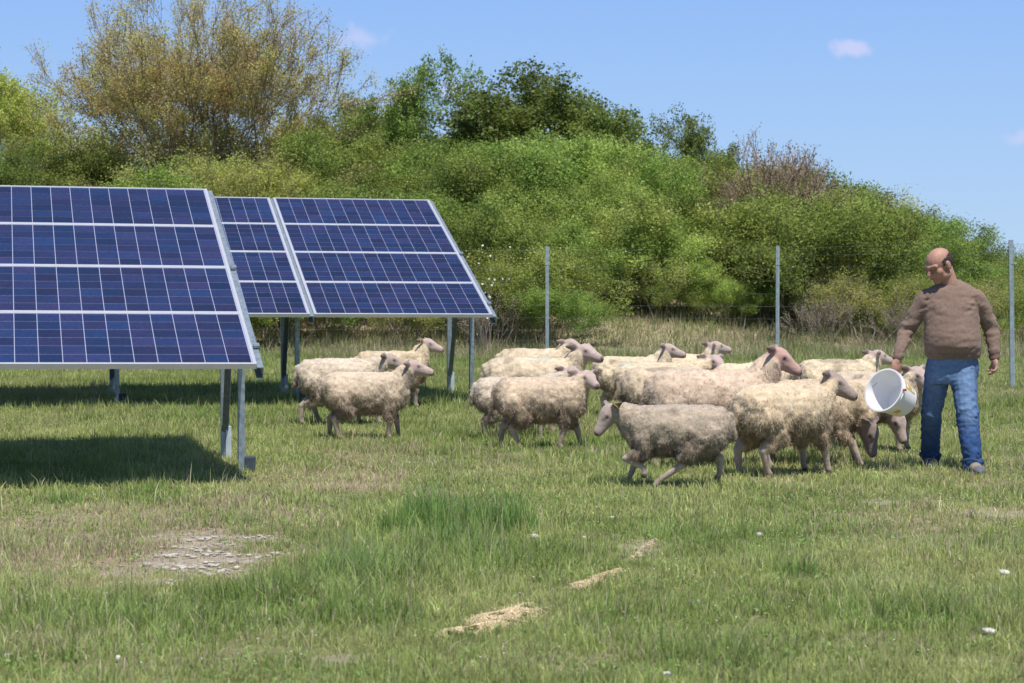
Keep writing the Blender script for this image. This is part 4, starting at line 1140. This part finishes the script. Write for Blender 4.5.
    spot(H(.10, 0, -.025), .03, (.50, .22, .16), .3, .7); spot(H(.07, .045, -.03), .04, (.48, .22, .16), .3, .5); spot(H(.07, -.045, -.03), .04, (.48, .22, .16), .3, .5)
    for sg in (-1, 1):
        spot(H(.083, sg * .030, .004), .015, (.30, .16, .115), .4); spot(H(.086, sg * .030, .004), .007, (.03, .02, .02), .7)
        d = segdist(co, H(.088, sg * .016, .026), H(.080, sg * .048, .026), .004, .004); k = (sstep(.005, .001, d) * .5)[:, None]; C = C * (1 - k) + np.array([.10, .07, .05]) * k
    d = segdist(co, H(.094, -.020, -.058), H(.094, .020, -.058), .003, .003); k = (sstep(.006, .0, d) * .8)[:, None]; C = C * (1 - k) + np.array([.28, .09, .08]) * k
    # stubble
    d = np.linalg.norm(co - np.array(H(.05, 0, -.080)[:]), axis=1); k = (sstep(.075, .04, d) * .25)[:, None]; C = C * (1 - k) + np.array([.14, .11, .10]) * k
    mesh_np('body', co, fc, M_SKIN, root, C, smooth=True)
    # ---- short hair round the back and sides of the bald head
    hs = [ellipsoid(H(-.020, 0, .018), .0795 * HS, .0960 * HS, .086 * HS, Mh)]
    hco, hnr, hfc = union(hs, .004, 1)
    a = (hco - np.array(hc[:])); fa = a @ np.array(h[:]); ua = a @ np.array(hu[:]); sa = np.abs(a @ np.array(sd[:]))
    keepv = (fa < .034 + .008 * noise3(hco, .02, 3)) & (ua < .066 - .25 * np.maximum(fa + .05, 0) + .006 * noise3(hco, .02, 4)) & (ua > -.072) & ~((ua < -.002) & (fa > -.020))
    hco = hco + hnr * (.0015 + .0015 * noise3(hco, .008, 9))[:, None]
    kf = keepv[hfc].all(1); hfc = hfc[kf]; us_ = np.unique(hfc); remap = -np.ones(len(hco), int); remap[us_] = np.arange(len(us_))
    mesh_np('hair', hco[us_], remap[hfc], M_HAIR, root, smooth=True)
    # ---- glasses
    g = MB()
    for sg in (-1, 1):
        g.tube([H(.104, sg * .033 + .019 * math.cos(t), .004 + .014 * math.sin(t)) for t in np.linspace(0, 2 * math.pi, 15)[:-1]], .0014, 5, closed=True)
        g.tube([H(.103, sg * .052, .008), H(.060, sg * .079, .008), H(-.008, sg * .086, .006)], .0013, 5)
    g.tube([H(.105, -.014, .008), H(.108, 0, .010), H(.105, .014, .008)], .0013, 5)
    g.build('glasses', M_BLACK, root, smooth=True)
    # ---- sweater
    sw = []
    X_ = Vector((1, 0, 0)); Y_ = Vector((0, 1, 0))
    def ring(px, py, wpx, dep, dy=0): return (P(px, py, dy), X_ * (wpx / 2 / s0), Y_ * dep)
    sw.append(loft([ring(951.5, 279.5, 17, .060, .035), ring(951.5, 281.5, 23, .068, .035), ring(951.5, 284, 33, .076, .03), ring(951.5, 288.5, 48, .090, .025), ring(951.5, 294.5, 57, .106, .02), ring(951.5, 303, 60, .118, .01), ring(951, 312, 57, .124, -.005), ring(952, 324, 55, .134, -.02), ring(952.5, 336, 56, .145, -.035), ring(953, 346, 57, .146, -.035), ring(953.5, 353, 56, .135, -.02), ring(953.5, 357.5, 53, .124, -.01), ring(953.5, 358.5, 50, .115, -.01)], 28))
    sw += limb([shR + Vector((.016, 0, -.036)), elR, wrR.lerp(elR, .05)], [.074, .058, .041]); sw += limb([shL + Vector((-.016, 0, -.036)), elL, wrL.lerp(elL, .05)], [.076, .060, .041])
    sco, snr, sfc = union(sw, .0075, 5)
    # folds: stretched noise on arms and belly
    q = sco * np.array([1, 1, 2.6]); el = np.minimum(segdist(sco, elR + up * .09, elR - up * .06, .05, .05), segdist(sco, elL + up * .09, elL - up * .06, .05, .05))
    ew = .35 + .9 * sstep(.06, .0, el) + .7 * sstep(.06, 0, np.abs(sco[:, 2] - P(950, 353).z))
    arm_pit = np.minimum(np.linalg.norm(sco - np.array(P(930, 308, -.05)[:]), axis=1), np.linalg.norm(sco - np.array(P(972, 308, -.05)[:]), axis=1)); ew += .8 * sstep(.14, .03, arm_pit)
    qs = np.column_stack([sco[:, 0] + sco[:, 2] * .5, sco[:, 1], sco[:, 2] * 1.9 - sco[:, 0] * .7])
    sco = sco + snr * (ew * (.0072 * noise3(q, .085, 2) + .0062 * noise3(qs, .045, 4)) + .0012 * noise3(sco, .012, 5))[:, None]
    sc = np.array([.25, .172, .135]); C = np.tile(sc, (len(sco), 1)) * (1 + .08 * noise3(sco, .06, 8) + .05 * noise3(sco, .015, 9))[:, None]
    # ribbed cuffs, hem and collar slightly darker
    cuf = np.minimum(np.linalg.norm(sco - np.array(wrR[:]), axis=1), np.linalg.norm(sco - np.array(wrL[:]), axis=1)); rib = np.maximum(sstep(.075, .065, cuf), sstep(P(950, 351).z, P(950, 353).z, sco[:, 2]))
    C *= (1 - .16 * rib)[:, None]
    # open neckline: keep only what lies below the collar
    swo = mesh_np('sweater', sco, sfc, M_SWEATER, root, C, smooth=True)
    g = MB(); cc = P(950.8, 281.5, .030)
    g.tube([cc + Vector(((.078) * math.cos(t), .070 * math.sin(t), -.012 + .012 * math.sin(t))) for t in np.linspace(0, 2 * math.pi, 25)[:-1]], .0095, 8, closed=True)
    g.build('collar', mat_simple('collar_knit', (.225, .155, .12), .95), root, smooth=True)
    # ---- jeans
    jn = [loft([ring(953, 350, 48, .105, 0), ring(953, 358, 50, .115, .0), ring(952.5, 366, 53, .120, .01), ring(952, 376, 53, .115, .01), ring(951.5, 384, 48, .09, .01)], 24)]
    jn += limb([hipR + Vector((.005, .01, -.03)), knR, anR.lerp(knR, .25), anR + Vector((0, .0, .005))], [.098, .078, .072, .074]); jn += limb([hipL + Vector((-.01, -.01, -.03)), knL, anL.lerp(knL, .25), anL + Vector((0, 0, .005))], [.100, .082, .074, .076])
    jco, jnr, jfc = union(jn, .0075, 4)
    kn = np.minimum(np.linalg.norm(jco - np.array(knR[:]), axis=1), np.linalg.norm(jco - np.array(knL[:]), axis=1)); an = np.minimum(np.linalg.norm(jco - np.array(anR[:]), axis=1), np.linalg.norm(jco - np.array(anL[:]), axis=1))
    ew = .45 + .8 * sstep(.16, .04, kn) + 1.2 * sstep(.17, .05, an) + .5 * sstep(.1, 0, np.linalg.norm(jco - np.array(P(951, 386, -.05)[:]), axis=1))
    jco = jco + jnr * (ew * (.0100 * noise3(jco * np.array([1, 1, 2.4]), .07, 12) + .0080 * noise3(jco * np.array([1, 1, 2.0]) + jco[:, [2, 0, 1]] * .6, .035, 13)))[:, None]
    # floor the hems just above the shoes
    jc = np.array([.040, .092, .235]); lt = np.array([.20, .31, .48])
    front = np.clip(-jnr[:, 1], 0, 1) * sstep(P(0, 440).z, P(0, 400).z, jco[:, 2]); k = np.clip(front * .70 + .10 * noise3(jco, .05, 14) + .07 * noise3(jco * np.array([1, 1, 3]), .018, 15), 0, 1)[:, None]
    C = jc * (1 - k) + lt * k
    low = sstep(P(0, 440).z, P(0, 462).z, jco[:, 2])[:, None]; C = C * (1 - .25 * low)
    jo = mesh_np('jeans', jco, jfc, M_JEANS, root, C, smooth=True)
    # belt loops / pocket seams
    g = MB()
    for sg, px in ((-1, 934), (1, 972)):
        pts = [P(px + sg * 6 * t, 362 + 12 * t * t + 1, -.118 + .05 * t) for t in np.linspace(0, 1, 6)]
        g.tube(pts, .0022, 4)
    g.build('pocket_seam', mat_simple('seam_thread', (.05, .08, .15), .9), root)
    # ---- shoes
    for (an_, hd, nm) in ((anR, Vector((-.18, -1, 0)), 'R'), (anL, Vector((.12, -1, 0)), 'L')):
        hd.normalize(); gz = tz(an_.x + base.x, an_.y + base.y) - base.z; f0 = Vector((an_.x, an_.y, gz)); sdv = hd.cross(up)
        sl_ = [loft([(f0 - hd * .085 + up * .045, sdv * .02, up * .025), (f0 - hd * .07 + up * .05, sdv * .036, up * .045), (f0 + up * .055, sdv * .043, up * .053), (f0 + hd * .07 + up * .045, sdv * .046, up * .042), (f0 + hd * .13 + up * .036, sdv * .050, up * .033), (f0 + hd * .175 + up * .03, sdv * .040, up * .025), (f0 + hd * .20 + up * .026, sdv * .018, up * .012)], 16), capsule(f0 + up * .05, f0 + up * .13 - hd * .01, .045, .046)]
        zc, zn, zf = union(sl_, .006, 3)
        zc[:, 2] = np.maximum(zc[:, 2], gz + .004)
        rel = zc[:, 2] - gz; k = sstep(.022, .016, rel)[:, None]; toe = sstep(.10, .15, (zc - np.array(f0[:])) @ np.array(hd[:]))[:, None]
        C = np.array([.30, .26, .20]) * (1 - toe) + np.array([.13, .14, .17]) * toe; C = C * (1 - k) + np.array([.10, .09, .085]) * k
        mesh_np('shoe', zc, zf, M_SHOE, root, C, smooth=True)
    # ---- bucket held in his right hand
    ax = Vector((-.64, -.60, .34)).normalized()
    oc = P(884, 390, -.20); H_ = .25; bc = oc - ax * H_; r1, r0 = .158, .125
    bk = empty('bucket', base + bc); tag(bk, 'white plastic bucket tipped sideways in the hand of the man', 'bucket')
    s_, u_ = frame(ax); g = MB()
    prof = [(0, 0), (r0 - .01, 0), (r0, .008), (r0 + (r1 - r0) * .80, H_ * .80), (r1 - .004, H_ * .86), (r1 + .006, H_ * .87), (r1 + .006, H_ * .89), (r1, H_ * .90), (r1 + .002, H_ - .010), (r1 + .009, H_ - .008), (r1 + .009, H_), (r1 - .003, H_), (r1 - .005, H_ - .01), (r0 - .004, .012), (0, .012)]
    n = 40; V = []; Fc = []
    for (r, z) in prof:
        for k in range(n): t = 2 * math.pi * k / n; V.append(ax * z + s_ * r * math.cos(t) + u_ * r * math.sin(t))
    for i in range(len(prof) - 1):
        for k in range(n): Fc.append((i * n + k, i * n + (k + 1) % n, (i + 1) * n + (k + 1) % n, (i + 1) * n + k))
    g.add(V, Fc); g.build('pail', M_BUCKET, bk, smooth=True).modifiers.new('e', 'EDGE_SPLIT').split_angle = R(40)
    # yellow print
    def print_patch(t0, t1, za, zb, m_=10):
        V = []; Fc = []
        for i in range(m_ + 1):
            t = t0 + (t1 - t0) * i / m_
            for z in (za, zb):
                r = r0 + (r1 - r0) * z / H_ + .0025; V.append(ax * z + s_ * r * math.cos(t) + u_ * r * math.sin(t))
        for i in range(m_): Fc.append((2 * i, 2 * i + 2, 2 * i + 3, 2 * i + 1))
        return V, Fc
    # find the angle whose outside faces the camera-right-top
    best = max(range(72), key=lambda k: (s_ * math.cos(k * R(5)) + u_ * math.sin(k * R(5))).dot(Vector((.80, -.42, .35))))
    tc_ = best * R(5); lb = MB()
    for q in ((-.33, -.27, .05, .17), (.05, .11, .05, .17), (-.33, .11, .165, .178), (-.33, .11, .045, .056), (-.20, -.02, .085, .135)):
        lb.add(*print_patch(tc_ + q[0], tc_ + q[1], q[2], q[3]))
    best2 = max(range(72), key=lambda k: (s_ * math.cos(k * R(5)) + u_ * math.sin(k * R(5))).dot(Vector((.2, -.5, -.85))))
    t2 = best2 * R(5); lb.add(*print_patch(t2 - .15, t2 + .15, .10, .15))
    lb.build('printed_label', M_YELLOW, bk)
    # wire bail with red grip reaching up to the fist
    gp = grip + (base - (base + bc)) ; gp = grip - bc
    e0 = ax * (H_ * .88) + s_ * (r1 + .006); e1 = ax * (H_ * .88) - s_ * (r1 + .006)
    if e0.x < e1.x: e0, e1 = e1, e0
    best3 = max(range(72), key=lambda k: (s_ * math.cos(k * R(5)) + u_ * math.sin(k * R(5))).dot(Vector((.62, -.75, .1))))
    t3 = best3 * R(5); e0 = ax * (H_ * .88) + (s_ * math.cos(t3) + u_ * math.sin(t3)) * (r1 + .008); e1 = ax * (H_ * .88) - (s_ * math.cos(t3) + u_ * math.sin(t3)) * (r1 + .008)
    hw = MB(); hw.tube([e0, e0.lerp(gp, .5) + Vector((.012, -.01, 0)), gp + Vector((.015, 0, -.004)), gp + Vector((-.03, 0, .0)), e1.lerp(gp, .5) + Vector((-.0, .04, .02)), e1], .0028, 6)
    hw.build('handle', M_GALV, bk, smooth=True)
    gr = MB(); gr.tube([e0.lerp(gp, .25) + Vector((.006, -.006, 0)), e0.lerp(gp, .60) + Vector((.012, -.010, 0)), e0.lerp(gp, .95) + Vector((.014, -.002, 0))], .008, 8); gr.build('grip', M_RED, bk, smooth=True)
    br = MB(); br.box((-.012, -.012, -.006), (.012, .012, .010), Matrix.Translation(e0)); br.build('handle_boss', M_RED, bk)
man()
print('objects', len(bpy.data.objects), 'shrubs', NS)
